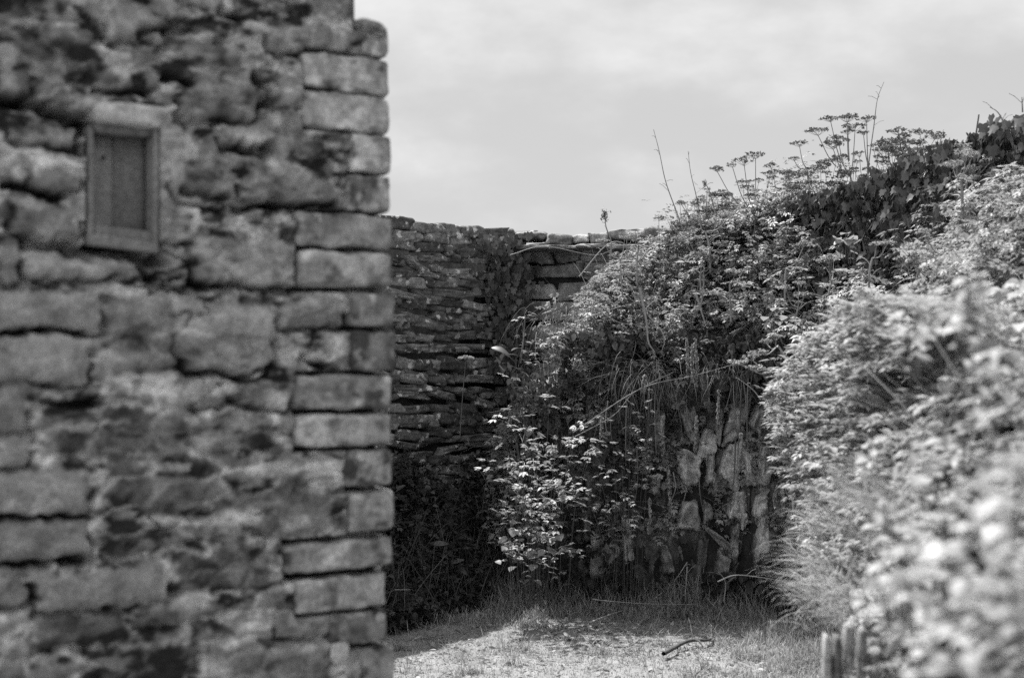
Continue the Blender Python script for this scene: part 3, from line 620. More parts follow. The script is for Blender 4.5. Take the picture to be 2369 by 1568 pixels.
m = 1500; q = p[rng.integers(0, n, m)]; ll = rng.uniform(.15, .5, m); scatter(A, BLADE2, q*[1, 1, .5], rng.uniform(0, 6.28, m), rng.normal(0, .3, m), rng.normal(0, .3, m), np.stack([np.full(m, .005), ll*.6, ll], -1), rng.uniform(0, .8, m))
obj('shaded_undergrowth', A, M_DARKLEAF, kind='stuff', label='shade-toned nettles and weeds at the foot of the slate wall', cat='undergrowth')
# grass on the ground
A = Acc(); n = 60000; x = rng.uniform(-1.3, 2.0, n); y = rng.uniform(5.9, 9.2, n); d = sdist(x, y); wd_ = (5.62+(x+2.6)/2.62*4.24)-y
k = (d < .02) & (wd_ > 0); x, y, d, wd_ = x[k], y[k], d[k], wd_[k]; n = len(x); e_ = np.minimum(-d, wd_*.55)
hn = .5+.5*fbm(np.stack([x*3, y*3, x*0], -1), 95, 3); hg = (.006+.022*hn)+.15*np.exp(-(e_/.35)**2)*hn*1.3+.05*sst(7.6, 8.2, y)
p = np.stack([x, y, ground_h(x, y)-.004], -1); hg *= rng.uniform(.5, 1.3, n)
bare = (fbm(np.stack([x*2.2, y*5, x*0], -1), 96, 4) < .12) & (e_ > .45); hg = np.where(bare, .006+.3*hg, hg)
scatter(A, BLADE, p, rng.uniform(0, 6.28, n), rng.normal(0, .35, n), rng.normal(0, .25, n), np.stack([np.full(n, .0045)+.003*rng.random(n), hg, hg], -1), np.clip(rng.uniform(.2, 1, n)*(1-.3*(hg > .08)), 0, 1))
m = 240; cx_ = rng.uniform(-1, 1.6, m); cy_ = rng.uniform(6.2, 8.4, m); q = np.repeat(np.stack([cx_, cy_], -1), 14, 0)+rng.normal(0, .022, (m*14, 2)); ok = sdist(q[:, 0], q[:, 1]) < 0; q = q[ok]; n = len(q)
scatter(A, OVATE, np.c_[q, ground_h(q[:, 0], q[:, 1])], rng.uniform(0, 6.28, n), rng.uniform(-.1, .6, n), rng.normal(0, .3, n), rng.uniform(.012, .03, n), rng.uniform(0, .5, n))
m = 900; q = np.c_[rng.uniform(-1.1, 1.7, m), rng.uniform(6.2, 8.3, m)]; q = q[sdist(q[:, 0], q[:, 1]) < 0]; n = len(q)
scatter(A, NARROW, np.c_[q, ground_h(q[:, 0], q[:, 1])+.012], rng.uniform(0, 6.28, n), rng.normal(0, .2, n), rng.normal(0, .5, n), rng.uniform(.02, .05, n), rng.uniform(0, 1, n)**2)
m = 60; q = np.c_[rng.uniform(-1.1, 1.7, m), rng.uniform(6.3, 8.3, m)]; q = np.repeat(q, 40, 0)+rng.normal(0, .03, (m*40, 2)); q = q[sdist(q[:, 0], q[:, 1]) < 0]; n = len(q); ll = rng.uniform(.03, .1, n)
scatter(A, BLADE2, np.c_[q, ground_h(q[:, 0], q[:, 1])], rng.uniform(0, 6.28, n), rng.normal(0, .4, n), rng.normal(0, .3, n), np.stack([np.full(n, .004), ll, ll], -1), rng.uniform(0, .8, n))
obj('yard_grass', A, M_GRASS, kind='stuff', label='short pale grass of the yard growing longer under the bank', cat='grass')
# long grass on the bank
A = Acc(); pts = bank_points(5200, .02, 1.6, 2.2, 9.5); cl = fbm(pts*1.8, 97, 3); k = cl > .05; pts = pts[k]; n = len(pts); l = rng.uniform(.12, .4, n)
scatter(A, BLADE2, pts, rng.uniform(0, 6.28, n), rng.normal(0, .4, n), rng.normal(0, .3, n), np.stack([np.full(n, .004), l*.8, l], -1), rng.uniform(.1, .9, n))
obj('bank_grass', A, M_GRASS, kind='stuff', label='long thin grass arching out of the bank plants', cat='grass')

# ------------------------------------------------------------------ individual plants
def umbel(st, hd, pos, dir_, size, rays=13, tone=.4):
    dir_ = np.asarray(dir_, float); dir_ /= np.linalg.norm(dir_)
    dir_ = dir_+rng.normal(0, .18, 3); flat = rng.uniform(.05, .2); size = size*rng.uniform(.75, 1.1)
    for k in range(rays):
        if rng.random() < .06: continue
        th = k*2.39996; rr = math.sqrt((k+.5)/rays); sp = np.array([math.cos(th)*rr, math.sin(th)*rr, 0])*size*.5
        tip = pos+sp+dir_*size*(.34-flat*rr*rr)+rng.normal(0, size*.04, 3)
        tube(st, [pos, pos+(tip-pos)*.5+[0, 0, -size*.03*rr], tip], size*.008, 3, tone)
        m = 11; off = rng.normal(0, 1, (m, 3))*[size*.055, size*.055, size*.022]
        if k % 3 == 0: scatter(hd, KT, (pos+tip)[None]/2*[1, 1, 1]+[[0, 0, .01]], [0.], [0.], [0.], [size*.12], [.5])
        scatter(hd, KT, tip+off, rng.uniform(0, 6.28, m), rng.normal(0, .6, m), rng.normal(0, .6, m), rng.uniform(size*.07, size*.12, m), rng.random(m))
v_, f_ = [], []; kite(v_, f_, (0, 0, 0), (0, 1, 0), 1, .4, 0, .1); kite(v_, f_, (0, 0, 0), (1, .1, 0), .8, .3, .1, .1); KT = T(v_, f_)
def hogweed(label, base, node, heads, D, size=.15, cat='hogweed', group='hogweed plants in seed on the bank', mat=None, hmat=None, tone=.45, r=.007, leaves=4):
    b = P(*base, D); loc = b.copy(); t = empty('hogweed', loc, label, cat, group)
    s = Acc(); nd = P(*node, D+.03); pts = spline([b-[0, 0, .05], (b+nd)/2+rng.normal(0, .01, 3), nd], 5); tube(s, pts, np.linspace(r, r*.8, len(pts)), 6, tone)
    hs = []
    for (hx, hy, sz) in heads:
        hp = P(hx, hy+sz*18, D+random.uniform(-.12, .12)); mid = (nd*.55+hp*.45)+np.array([(hp[0]-nd[0])*.12, 0, -.02])
        q = spline([nd, mid, hp], 5); tube(s, q, np.linspace(r*.6, r*.3, len(q)), 5, tone)
        h2 = Acc(); s2 = Acc(); umbel(s, h2, hp, (hp-mid)+[0, 0, .1], size*sz, tone=tone); hs.append(h2)
    if leaves:
        for k in range(leaves):
            q = b+(nd-b)*random.uniform(.1, .95); an = random.uniform(0, 6.28); e2 = q+np.array([math.cos(an)*.08, math.sin(an)*.08, .05]); tube(s, spline([q, (q+e2)/2+[0, 0, .012], e2], 3), .002, 4, tone)
    obj('stem', s, mat or M_STALK, t)
    for h2 in hs: obj('flower_head', h2, hmat or M_HEAD, t)
    if leaves:
        for k in range(leaves*2):
            l = Acc(); q = b+(nd-b)*rng.uniform(.1, .95)+rng.normal(0, .03, 3); scatter(l, COMP[1], q[None], rng.uniform(0, 6.28, 1), rng.uniform(-.6, .3, 1), rng.normal(0, .3, 1), rng.uniform(.08, .15, 1), rng.random(1)); obj('leaf', l, M_BANKLEAF, t)
    return t
hogweed('hogweed on the skyline with a long stem forking into five dark heads, leftmost tall one', (1752, 640), (1748, 500), [(1660, 384, .8), (1695, 377, .6), (1722, 368, .9), (1748, 350, 1), (1785, 378, .7)], 8.7)
hogweed('hogweed with a slanting fork of heads just right of the leftmost tall one', (1790, 560), (1808, 470), [(1790, 398, .7), (1825, 408, .8), (1850, 398, .7), (1880, 385, .9)], 8.9, .155)
hogweed('slim hogweed with one small flat head above the slanting cluster', (1868, 480), (1866, 390), [(1850, 326, .8), (1838, 362, .6)], 9.0, .145, leaves=2)
hogweed('tallest hogweed on the skyline carrying seven crowded heads', (1990, 500), (1968, 410), [(1893, 298, .9), (1922, 268, .8), (1940, 312, 1.1), (1960, 268, .9), (1978, 288, .9), (1928, 330, .9), (1962, 300, .7)], 8.4, .145, leaves=3)
hogweed('hogweed with two small heads just right of the tallest one', (2004, 470), (2008, 380), [(2005, 268, .9), (1998, 302, .6)], 8.3, .14, leaves=2)
hogweed('hogweed with three stacked round heads against the sky', (2062, 480), (2062, 380), [(2055, 325, .9), (2072, 345, 1.0), (2040, 348, .6)], 8.0, .155)
hogweed('thin hogweed with a single high flat head over the ivy wall end', (2110, 430), (2102, 370), [(2080, 298, .9)], 7.8, .14, leaves=2)
hogweed('hogweed leaning right with a long diagonal stem and a bent head', (2018, 520), (2112, 360), [(2162, 306, .95), (2125, 346, .6)], 7.8, .155)
hogweed('low hogweed with branching heads left of the leftmost tall one', (1640, 600), (1632, 520), [(1575, 462, .5), (1612, 470, .6), (1650, 448, .6), (1636, 432, .5), (1680, 455, .6)], 8.8, .1)
hogweed('hogweed among the leaves below the ivy wall', (2160, 560), (2160, 480), [(2140, 405, .8), (2175, 420, .9), (2200, 440, .8)], 7.2, .12, tone=.7, hmat=M_BANKLEAF)
hogweed('hogweed in front of the dark ivy at the right end', (2240, 470), (2245, 400), [(2225, 330, .9), (2260, 350, .9), (2250, 385, .8), (2285, 368, .8)], 6.6, .11, tone=.7, hmat=M_BANKLEAF)
hogweed('pale flowering hogweed leaning out of the bank over the shaded slabs', (1860, 900), (1800, 850), [(1715, 830, .8), (1748, 845, .9), (1742, 822, .7)], 6.9, .12, tone=.9, hmat=M_BANKLEAF, leaves=2)
hogweed('pale hogweed low over the shaded slabs', (1830, 870), (1800, 800), [(1775, 782, .8), (1795, 775, .7), (1765, 808, .7)], 7.1, .11, tone=.8, hmat=M_BANKLEAF, leaves=2)

k = 0
while k < 16:
    x = random.uniform(1430, 2330); y = random.uniform(np.interp(x, [1430, 1900, 2330], [640, 560, 440]), np.interp(x, [1430, 1900, 2330], [760, 800, 640])); D = float(np.interp(x, [1430, 1750, 2000, 2330], [8.5, 8.0, 6.6, 5.4])); k += 1
    hogweed('hogweed with pale heads standing among the sunlit undergrowth', (x, y), (x+random.uniform(-12, 12), y-70), [(x+random.uniform(-45, 45), y-random.uniform(90, 135), random.uniform(.6, .9)) for _ in range(random.randint(2, 4))], D, .12, group='pale hogweeds among the sunlit undergrowth', tone=.6, hmat=M_BANKLEAF, leaves=3, r=.006)

for k in range(34):
    x = 1530+k*19+random.uniform(-12, 12); y = float(np.interp(x, [1540, 1700, 1900, 2180], [545, 480, 440, 360])); D = float(np.interp(x, [1550, 1750, 2180], [8.9, 8.9, 7.4]))
    hogweed('small slender hogweed in the fringe of seed heads along the skyline', (x, y+90), (x+random.uniform(-8, 8), y+20), [(x+random.uniform(-38, 38), y-random.uniform(-5, 75), random.uniform(.5, 1.0)) for _ in range(random.randint(2, 4))], D, .115, group='small hogweeds along the skyline', tone=.3, leaves=3, r=.004)

def stalk(label, pts, D, r=.0025, side=6, tone=.5, cat='stalk', name='grass_stalk', head=0):
    s = Acc(); q = np.array([P(x, y, D) for x, y in pts]); c = spline(q, 6); tube(s, c, np.linspace(r, r*.35, len(c)), 5, tone)
    for k in range(side):
        i = int(len(c)*random.uniform(.25, .95)); d = np.array([random.uniform(-1, 1), random.uniform(-.5, .5), random.uniform(.3, .8)])*random.uniform(.03, .1)
        tube(s, [c[i], c[i]+d*.6, c[i]+d+[0, 0, -.01]], r*.35, 3, tone)
    if head:
        m = 90; scatter(s, KT, c[-1]+rng.normal(0, 1, (m, 3))*[head*.5, head*.5, head], rng.uniform(0, 6.28, m), rng.normal(0, .8, m), rng.normal(0, .8, m), np.full(m, head*.6), rng.random(m))
    return obj(name, s, M_STALK, loc=tuple(q[0]), label=label, cat=cat)
stalk('thin bare stalk bowing left against the sky, taller of the two left of the hogweeds', [(1590, 560), (1565, 490), (1540, 420), (1525, 350), (1512, 300)], 8.8, .0045, 6)
stalk('short thin stalk against the sky just left of the branching hogweed', [(1625, 540), (1612, 460), (1598, 400), (1592, 350)], 8.8, .004, 5)
stalk('long thin stalk standing highest of all above the hogweeds', [(2000, 480), (2010, 380), (2022, 290), (2030, 230), (2045, 190)], 8.3, .0045, 7)
stalk('dark stalk with a nodding bud between the bare stalks and the forked hogweed', [(1650, 560), (1655, 500), (1640, 440), (1630, 425)], 8.7, .006, 3, head=.012)
stalk('single stem with a lumpy seed head standing above the pale back wall', [(1412, 600), (1414, 560), (1402, 525), (1400, 500)], 9.2, .007, 2, head=.022)
stalk('short dark spike of seed above the pale back wall', [(1450, 590), (1450, 560), (1451, 535)], 9.2, .004, 4)
for k, (pts, D, lb) in enumerate([([(1820, 560), (1780, 500), (1760, 470)], 8.6, 'short leaning stalk under the forked hogweed'), ([(2330, 300), (2310, 262), (2290, 248)], 6.3, 'bent twig poking above the ivy at the right edge'), ([(2366, 260), (2364, 225)], 6.2, 'upright shoot above the ivy at the right edge'),
    ([(2245, 880), (2240, 760), (2238, 700)], 3.6, 'upright dark stem among the near leaves'), ([(1600, 760), (1610, 700), (1618, 640)], 8.4, 'pale stem rising out of the lit leaves under the forked hogweed')]):
    stalk(lb, pts, D, .004, 3, tone=.4)

# pale stems and arching canes in front of the face
A_canes = [([(1326, 1000), (1480, 900), (1600, 870), (1690, 845), (1770, 820)], 8.1, .003, 'thin pale cane crossing in front of the upright slabs'), ([(1330, 1010), (1420, 960), (1470, 905), (1560, 860)], 8.1, .003, 'thin cane rising from the middle shrub'),
    ([(1480, 665), (1495, 740), (1500, 790), (1515, 815)], 8.2, .009, 'thick bare stem hanging over the top of the slabs'), ([(1500, 730), (1530, 765), (1537, 790), (1530, 815)], 8.2, .005, 'curved bare stem right beside the thick hanging one'), ([(1610, 680), (1632, 750)], 8.1, .008, 'pale stub of a stem among the leaves over the slabs'),
    ([(1180, 590), (1260, 570), (1380, 590), (1440, 560)], 9.3, .003, 'thin cane lying across the pale back wall'), ([(1360, 700), (1430, 745), (1490, 750)], 8.4, .004, 'pale cane sweeping across the left of the bank'), ([(1330, 745), (1400, 720), (1470, 700)], 8.3, .003, 'short cane at the left edge of the bank'),
    ([(1340, 640), (1400, 570), (1440, 562), (1480, 600)], 8.9, .004, 'arching cane over the pale back wall'), ([(1800, 1100), (1850, 1110), (1870, 1150)], 6.2, .004, 'small cane at the edge of the lit growth'),
    ([(1760, 925), (1740, 900), (1700, 870)], 7.6, .003, 'bent cane near the tall slabs'),
    ([(1852, 1150), (1842, 1195), (1868, 1235), (1900, 1290)], 6.4, .010, 'pale root strand hanging at the right of the slabs'), ([(1835, 1155), (1838, 1190), (1862, 1240), (1885, 1300)], 6.5, .008, 'thinner root strand left beside the pale one'),
    ([(1590, 1310), (1585, 1390)], 8.0, .005, 'upright dead stem at the foot of the slabs'), ([(1590, 1300), (1560, 1345)], 8.0, .004, 'dead stem leaning left at the foot of the slabs'), ([(1675, 1390), (1678, 1345), (1660, 1320)], 7.8, .004, 'bent dead stem at the foot of the slabs'),
    ([(1370, 1385), (1410, 1390), (1500, 1396), (1610, 1398)], 7.9, .004, 'long dead stem lying along the foot of the slabs'), ([(1660, 1345), (1700, 1330), (1760, 1335), (1850, 1350)], 7.4, .004, 'dead stem lying out to the right of the slabs')]
for pts, D, r, lb in A_canes: stalk(lb, pts, D, r, 2, tone=.75, cat='cane', name='bare_cane')

# pennywort spikes
for k, (x, y0, y1, D, lb) in enumerate([(1610, 780, 890, 8.15, 'tall pennywort spike, left one of the pair above the slabs'), (1603, 795, 880, 8.2, None), (1592, 782, 870, 8.2, 'pennywort spike beside the tall pair above the slabs'), (1488, 865, 905, 8.1, 'short pennywort spike left of the slabs'),
        (1660, 900, 1010, 8.1, 'drooping pennywort spike between the narrow slabs'), (1608, 960, 1040, 8.1, 'pennywort spike below the tall pair'), (1712, 1000, 1065, 8.0, 'pennywort spike hanging among the pale slabs'), (1535, 960, 1045, 8.1, 'pennywort spike left of the first pale slab'),
        (1550, 1085, 1190, 8.05, 'long pennywort spike under the broad slab'), (1795, 1120, 1170, 7.7, 'pennywort spike right of the slabs, left of two'), (1870-62, 1115, 1190, 7.6, 'pennywort spike right of the slabs, right of two'), (1390, 960, 1010, 8.1, 'pennywort spike in the shaded leaves on the left'), (1500, 1150, 1230, 8.0, 'pennywort spike low among the shaded leaves'),
        (1655, 1090, 1140, 8.0, 'small pennywort spike between two pale slabs'), (1180, 935, 975, 8.7, 'small pale spike by the slate wall corner')]):
    t = empty('pennywort', P(x, y1, D-.05), lb or 'slender pennywort spike in the middle of the tall pair above the slabs', 'pennywort', 'pennywort spikes on the shaded face'); s = Acc(); b = Acc()
    q = spline([P(x, y1, D-.02), P(x+random.uniform(-5, 5), (y0+y1)/2, D-.09), P(x+random.uniform(-4, 4), y0, D-.1)], 6); tube(s, q, .003, 4, .5)
    n = int((y1-y0)*1.6); i = rng.random(n)*(len(q)-1); i0 = i.astype(int); i1 = np.minimum(i0+1, len(q)-1); c = q[i0]+(q[i1]-q[i0])*(i-i0)[:, None]; an = rng.uniform(0, 6.28, n)
    scatter(b, ovate(.3, .3, .1), c, an, rng.uniform(-1.1, -.5, n), an*0, rng.uniform(.014, .024, n), rng.uniform(.3, .9, n)); obj('stem', s, M_STALK, t); obj('bells', b, M_BANKLEAF, t)

for k in range(20):
    x = random.uniform(1400, 1860); y = random.uniform(800, 1150) if k > 4 else random.uniform(760, 860); D = foot_hit(x)-.06; ln = random.uniform(70, 220)
    s_ = Acc(); q = spline([P(x, y, D), P(x+random.uniform(-8, 8), y+ln*.5, D-.03), P(x+random.uniform(-14, 14), min(y+ln, 1390), D-.02)], 6); tube(s_, q, np.linspace(.005, .002, len(q)), 4, random.uniform(.1, .7))
    obj('hanging_stem', s_, M_STALK, loc=tuple(q[-1]), label='thin stem trailing down over the shaded upright slabs', cat='stem', group='stems trailing over the slabs')
def drape(label, base, D, n, l, wid):
    a = Acc(); b = P(*base, D); p = b+rng.normal(0, 1, (n, 3))*[wid, .05, .04]; ll = rng.uniform(.5, 1.1, n)*l
    scatter(a, BLADE2, p, rng.normal(math.pi, 1.1, n), rng.normal(-1.2, .6, n), rng.normal(0, .5, n), np.stack([np.full(n, .003), ll*1.0, ll*.6], -1), rng.uniform(.0, .5, n)**1.5); obj('grass_tuft', a, M_GRASS, loc=tuple(b), label=label, cat='grass tuft')
drape('mat of dry grass draped over the slabs, left of the hanging spikes', (1490, 860), 8.3, 170, .34, .12)
drape('dry grass drooping over the left shoulder of the bank by the hanging ivy', (1330, 740), 8.75, 110, .26, .13)
drape('small mat of grass hanging over the slabs below the pale hogweed', (1680, 850), 8.0, 60, .2, .1)
drape('grass hanging at the bank top under the crossing cane', (1400, 700), 8.8, 90, .28, .16)

# ivy on the wall corner and ivy over the right wall
def ivy(label, P0, n, thick, smin, smax, tone, stems, yawc, mat=None):
    loc = P0.mean(0); loc[2] = P0[:, 2].min(); t = empty('ivy_plant', loc, label, 'ivy'); l = Acc(); k = len(P0)
    scatter(l, IVY, P0, rng.normal(yawc, .5, k), rng.uniform(-2.2, -1.0, k), rng.normal(0, .4, k), rng.uniform(smin, smax, k), rng.uniform(*tone, k)); obj('leaves', l, mat or M_IVY, t)
    s = Acc()
    for q in stems: c = spline(q, 6); tube(s, c, np.linspace(.011, .004, len(c)), 5, .3)
    obj('stem', s, M_STALK, t)
n = 620; py = rng.uniform(540, 860, n); cx = np.interp(py, [530, 620, 700, 860], [1150, 1180, 1185, 1175]); px = cx+rng.normal(0, 1, n)*np.interp(py, [530, 700, 860], [34, 26, 22]); D = np.interp(px, [1050, 1215, 1300], [9.3, 9.8, 9.83])-rng.uniform(0, .14, n)
pp = np.stack([(px-CXP)/FPX*D, D, EYE+(HYP-py)/FPX*D], -1)
ivy('ivy hanging down the corner where the slate wall meets the pale back wall', pp, n, .1, .03, .06, (.1, 1), [[P(1190, 1000, 9.6), P(1185, 800, 9.65), P(1180, 650, 9.65), P(1150, 545, 9.5)], [P(1190, 1000, 9.6), P(1195, 780, 9.65), P(1205, 620, 9.7), P(1200, 560, 9.7)]], 0, leafmat('corner_ivy', .04, .16, .1, .6, .2))
n = 8000; t_ = rng.random(n); wx = np.where(t_ < .75, 1.5+.84*t_/.75, 2.345+.655*(t_-.75)/.25); wy = np.where(t_ < .75, 9.55-3.1*t_/.75, 6.44-2.44*(t_-.75)/.25)
tz = 2.28+.33*t_; z = np.where(rng.random(n) < .3, tz+rng.uniform(-.06, .03, n)+.03*np.sin(t_*40)*np.sin(t_*17), tz-rng.random(n)*.95); off = rng.uniform(-.0, .16, n); over = z > tz-.02
pp = np.stack([wx-.02-off*.96+over*rng.uniform(0, .4, n), wy-off*.2, z], -1); kk = (t_ > .18) | (rng.random(n) < .4)
ivy('dense dark ivy smothering the wall at the right edge', pp[kk], n, .1, .03, .065, (0, 1), [[(1.95, 7.6, 1.7), (1.9, 7.7, 2.1), (1.88, 7.8, 2.4)], [(2.2, 6.7, 1.8), (2.18, 6.8, 2.2), (2.2, 6.7, 2.6)]], -1.35)

# leafy shrub in the middle and companions: stems with pinnate leaves
def shrub(label, base, D, tips, lsize=.1, per=9, tone=(.3, 1), cat='shrub', name='leafy_shrub', mat=None, tm=None, spread=.05, group=None, r=.0035, stone_=.04):
    b = P(*base, D); t = empty(name, b, label, cat, group); s = Acc(); l = Acc()
    for (x, y, dz) in tips:
        e2 = P(x, y, D+dz); m = (b+e2)/2+[0, 0, .12*np.linalg.norm(e2-b)]; b_ = b+np.array([(e2-b)[0]*random.uniform(.3, .7), random.uniform(-.04, .06), 0]); m = m*.5+.5*(b_+e2)/2; c = spline([b_, m, e2], 7); tube(s, c, np.linspace(r*.7, r*.3, len(c)), 5, stone_)
        i = rng.integers(len(c)//2, len(c), per); q = c[i]+rng.normal(0, spread, (per, 3)); 
        scatter(l, tm or COMP[3], q, rng.uniform(0, 6.28, per), rng.uniform(-.5, .25, per), rng.normal(0, .3, per), rng.uniform(lsize*.7, lsize*1.3, per), rng.uniform(*tone, per))
    obj('stems', s, M_STALK, t); obj('leaves', l, mat or M_BANKLEAF, t); return t
shrub('leafy shrub with bright leaf sprays catching the sun in front of the dark corner', (1250, 1390), 8.15, [(1190, 1000, -.3), (1215, 990, -.45), (1290, 990, -.5), (1330, 1020, -.5), (1200, 1045, -.5), (1240, 1040, -.6), (1150, 930, -.1), (1180, 905, -.1), (1230, 890, 0), (1270, 930, -.1),
      (1180, 1110, -.4), (1210, 1140, -.4), (1245, 1120, -.4), (1160, 1150, -.4), (1290, 1090, -.5), (1300, 1130, -.4), (1210, 1200, -.4), (1250, 1230, -.4), (1290, 1250, -.4), (1310, 1190, -.4), (1230, 1080, -.4), (1340, 930, -.3), (1390, 960, -.3), (1380, 1010, -.3)], .1, 7, (.3, 1), spread=.06)
shrub('weedy plant with pale leaflets in front of the slabs', (1450, 1380), 8.1, [(1440, 1090, -.2), (1470, 1075, -.2), (1420, 1060, -.25), (1460, 930, -.2), (1530, 895, -.15), (1510, 905, -.15), (1480, 965, -.15), (1440, 1130, -.2), (1500, 1100, -.15), (1390, 1110, -.3), (1360, 1150, -.3), (1410, 1170, -.3)], .075, 8, (.2, .9), spread=.05, r=.003, stone_=.05)
shrub('round leaved weed low in the shade left of the slabs', (1190, 1400), 7.9, [(1175, 1230, -.1), (1200, 1250, -.1), (1270, 1230, -.1), (1245, 1290, -.1), (1280, 1240, -.15), (1180, 1210, -.2)], .05, 9, (.3, .9), tm=ROUND, spread=.03)
shrub('small bush of fine leaves at the left end of the bank top', (1290, 900), 8.5, [(1250, 740, -.1), (1280, 760, -.1), (1310, 790, -.1), (1260, 800, -.1), (1330, 730, 0), (1350, 770, 0), (1290, 700, .1)], .08, 14, (.1, .8), spread=.05)
shrub('bushy weed on the skyline left of the hogweeds', (1600, 620), 8.9, [(1540, 500, 0), (1560, 480, 0), (1590, 470, .1), (1575, 520, 0), (1620, 500, 0), (1650, 480, .1), (1530, 540, 0), (1600, 540, 0), (1640, 520, 0), (1690, 490, 0), (1670, 530, 0)], .05, 30, (.2, .9), spread=.085, r=.003)
shrub('fine leaved weed on the skyline between the forked and the tallest hogweeds', (1840, 560), 8.9, [(1800, 440, 0), (1830, 420, 0), (1860, 430, 0), (1890, 430, 0), (1920, 440, 0), (1780, 460, 0), (1870, 400, 0), (1900, 380, 0), (1840, 470, 0), (1905, 460, 0)], .055, 50, (.2, .9), spread=.085, r=.003)
shrub('fine leaved weed on the skyline under the stacked round heads', (2060, 500), 8.0, [(2020, 420, 0), (2050, 420, 0), (2090, 400, 0), (2120, 410, 0), (2000, 440, 0), (2140, 390, 0)], .055, 40, (.1, .8), spread=.05, r=.003)
# dock at the wall corner and yarrow
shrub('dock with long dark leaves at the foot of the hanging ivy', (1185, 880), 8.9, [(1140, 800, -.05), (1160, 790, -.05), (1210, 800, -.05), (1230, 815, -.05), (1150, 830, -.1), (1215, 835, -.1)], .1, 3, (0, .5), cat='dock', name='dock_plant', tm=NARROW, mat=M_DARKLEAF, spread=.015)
stalk('tall thin flowering spike of the dock by the hanging ivy', [(1205, 840), (1212, 780), (1215, 715)], 8.9, .004, 6, tone=.4)
def yarrow(label, x, y, y1, D, sz):
    t = empty('yarrow', P(x-14, y1, D), label, 'yarrow'); s = Acc(); h_ = Acc(); q = spline([P(x-14, y1, D), P(x-8, (y+y1)/2, D), P(x, y, D)], 6); tube(s, q, .0022, 4, .1)
    m = 160; th = rng.uniform(0, 6.28, m); rr = np.sqrt(rng.random(m))*sz/2; p = q[-1]+np.stack([np.cos(th)*rr, np.sin(th)*rr, .012-6*rr**2+rng.normal(0, .003, m)], -1)
    scatter(h_, KT, p, th, rng.normal(0, .3, m), th*0, np.full(m, sz*.13), rng.random(m)); obj('stem', s, M_STALK, t); obj('flower_head', h_, M_PALE, t)
yarrow('flat white yarrow head in front of the slate wall', 1078, 829, 1010, 8.2, .09); yarrow('small white flower head lower left of the bank', 1170, 950, 1010, 8.3, .06)

# broad pale leaves on the lit bank
for k, (x, y, D, lb) in enumerate([(1965, 555, 7.0, 'broad pale leaves caught by the sun under the tallest hogweed'), (2110, 548, 6.6, 'small broad leaf right of the sunlit pair'), (2250, 470, 6.2, 'broad leaved weed with lit leaves under the ivy'), (1790, 720, 7.3, 'broad leaves over the top edge of the dark face'), (2250, 535, 5.6, 'two large lit leaves on an upright stem near the right edge'), (1945, 545, 7.0, 'leaf cluster left of the sunlit pair')]):
    shrub(lb, (x+5, y+55), D, [(x, y, 0), (x+16, y-6, 0), (x-10, y+6, 0)], .045, 3, (.7, 1), cat='weed', name='broad_leaf_weed', tm=ROUND, mat=M_PALE, spread=.02, r=.003)
# near, out of focus plants
NR = [(2250, 640, 2.3, 'blurred pale flower cluster on a stem near the right edge, highest of the blurred ones', (2235, 820)), (2110, 745, 2.6, 'blurred pale leaf tuft left of the highest blurred cluster', (2130, 880)), (2255, 715, 2.3, 'blurred tuft right under the highest blurred cluster', (2240, 840)), (2290, 815, 2.2, 'round blurred leaf near the right edge', (2290, 950)),
      (2020, 1030, 3.2, 'blurred plant with curled pale leaves in the middle of the bank', (2030, 1150)), (1900, 1035, 4.4, 'pale curled leaf at the edge of the lit growth', (1915, 1110)), (2160, 1050, 2.6, 'blurred weed with drooping pale leaves', (2170, 1170)), (2290, 930, 2.1, 'blurred spray of pale leaves by the right edge', (2290, 1060)), (2345, 1060, 1.5, 'large soft pale leaves at the right edge', (2350, 1230)),
      (2100, 1290, 1.75, 'brightest blurred leaves low on the bank, left of the pair', (2110, 1450)), (2185, 1280, 1.7, 'blurred bright leaves right of the brightest ones', (2190, 1440)), (2320, 1200, 1.45, 'soft bright leaf cluster low at the right edge', (2330, 1370)), (2130, 1410, 1.8, 'blurred leaf clump under the brightest leaves', (2140, 1540)), (2240, 1370, 1.6, 'blurred leaves right of the lower clump', (2250, 1500)),
      (2050, 1320, 2.3, 'blurred broad leaf at the left of the bright leaves', (2060, 1450)), (2230, 1500, 1.35, 'very soft leaf clump at the bottom right', (2240, 1640)), (2350, 1340, 1.3, 'soft upright leaf at the right edge above the corner', (2360, 1500)), (2080, 1180, 2.5, 'blurred weed between the curled leaves and the brightest ones', (2090, 1300)), (2200, 1150, 2.1, 'soft leaf spray under the drooping leaves', (2210, 1280))]
for k, (x, y, D, lb, bs) in enumerate(NR):
    w = 26*2.0/D; shrub(lb, bs, D, [(x+random.uniform(-w, w), y+random.uniform(-w, w)*.6, random.uniform(-.08, .08)) for _ in range(5)], .026, 6, (.2, 1), cat='weed', name='leafy_weed', tm=[ROUND, OVATE][k % 2], mat=M_NEAR, spread=.02, r=.002, group='out of focus weeds on the near bank')
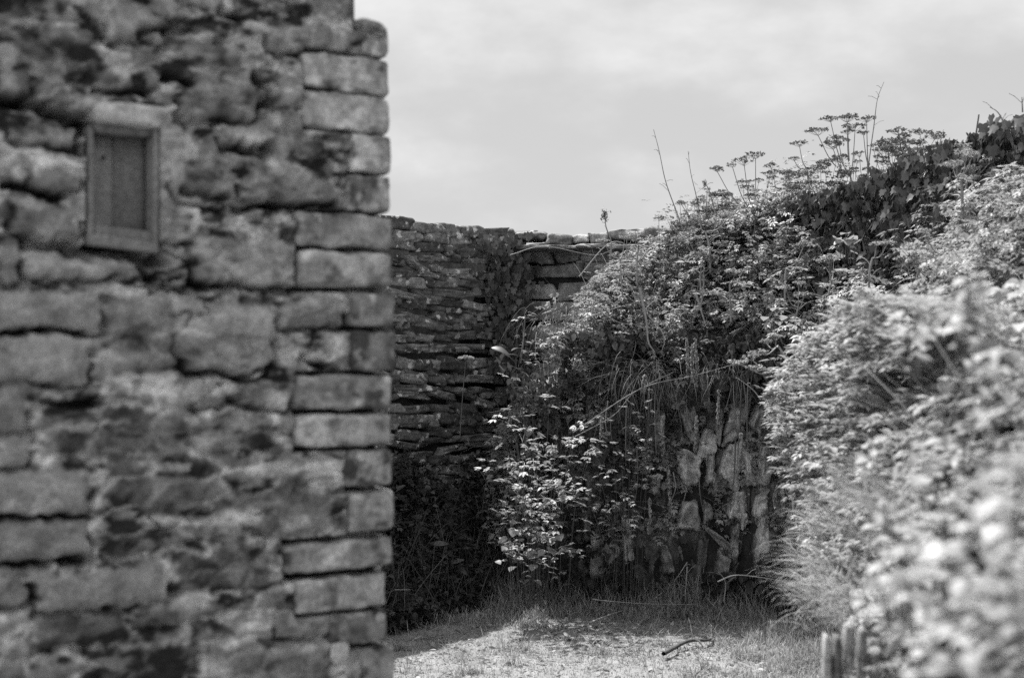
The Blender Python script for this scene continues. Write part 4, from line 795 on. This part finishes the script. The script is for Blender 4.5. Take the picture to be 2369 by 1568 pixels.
# grass tufts spilling left out of the near bank
def tuft(label, base, D, n, l, yc, tone=(.4, 1)):
    a = Acc(); b = P(*base, D); p = b+rng.normal(0, .035, (n, 3)); ll = rng.uniform(.6, 1.1, n)*l; y = rng.normal(yc, .6, n)
    scatter(a, BLADE2, p, y, rng.normal(-.5, .25, n), rng.normal(0, .25, n), np.stack([np.full(n, .004), ll*.8, ll], -1), rng.uniform(*tone, n)); obj('grass_tuft', a, M_GRASS, loc=tuple(b), label=label, cat='grass tuft', group='grass tufts on the bank side')
tuft('fan of pale grass blades poking left from the bank over the shaded foot', (1915, 1330), 4.6, 130, .17, math.pi/2)
tuft('grass growing over the feet of the upright stones on the near bank', (1975, 1600), 3.3, 70, .09, 2.4)
tuft('grass tuft hanging at the lower edge of the bank', (1910, 1400), 4.2, 150, .13, math.pi/2+.2); tuft('grass tuft above the fan of pale blades', (1930, 1220), 4.8, 90, .12, math.pi/2-.2)
tuft('grass tuft low on the near bank above the upright stones', (1985, 1415), 3.4, 130, .11, math.pi/2); tuft('soft tuft of grass between the blurred weeds', (2070, 1230), 2.8, 160, .16, 1.2)
# sticks on the turf
def Pg(x, y): D = EYE*FPX/(y-HYP); return P(x, y, D)
def stick(label, pts, r, tone, br=()):
    s = Acc(); q = np.array([Pg(*p)+[0, 0, r*.8+.03] for i, p in enumerate(pts)]); c = spline(q, 6); tube(s, c, np.linspace(r, r*.5, len(c)), 6, tone)
    for (i, dx, dy, dz) in br: tube(s, [c[i], c[i]+np.array([dx, dy, dz])*.5+[0, 0, .01], c[i]+np.array([dx, dy, dz])], [r*.6, r*.5, r*.3], 5, tone)
    obj('fallen_stick', s, M_STICK, loc=tuple(q[0]), label=label, cat='stick')
stick('dark crooked stick lying on the sunlit turf', [(1535, 1530), (1592, 1500), (1640, 1497), (1648, 1477)], .011, .1, [(4, -.02, -.06, -.01), (8, .02, -.1, -.01)])
stick('faint curved twig on the turf left of the crooked stick', [(1420, 1512), (1460, 1508), (1500, 1475)], .005, .3)
stick('short pale twig lying in the grass edge', [(1362, 1456), (1400, 1440), (1440, 1426)], .006, .95, [(0, 0, -.02, -.06)])
stick('small forked twig at the foot of the bank', [(1650, 1450), (1680, 1420), (1700, 1440)], .006, .5, [(5, .1, .05, .05)])
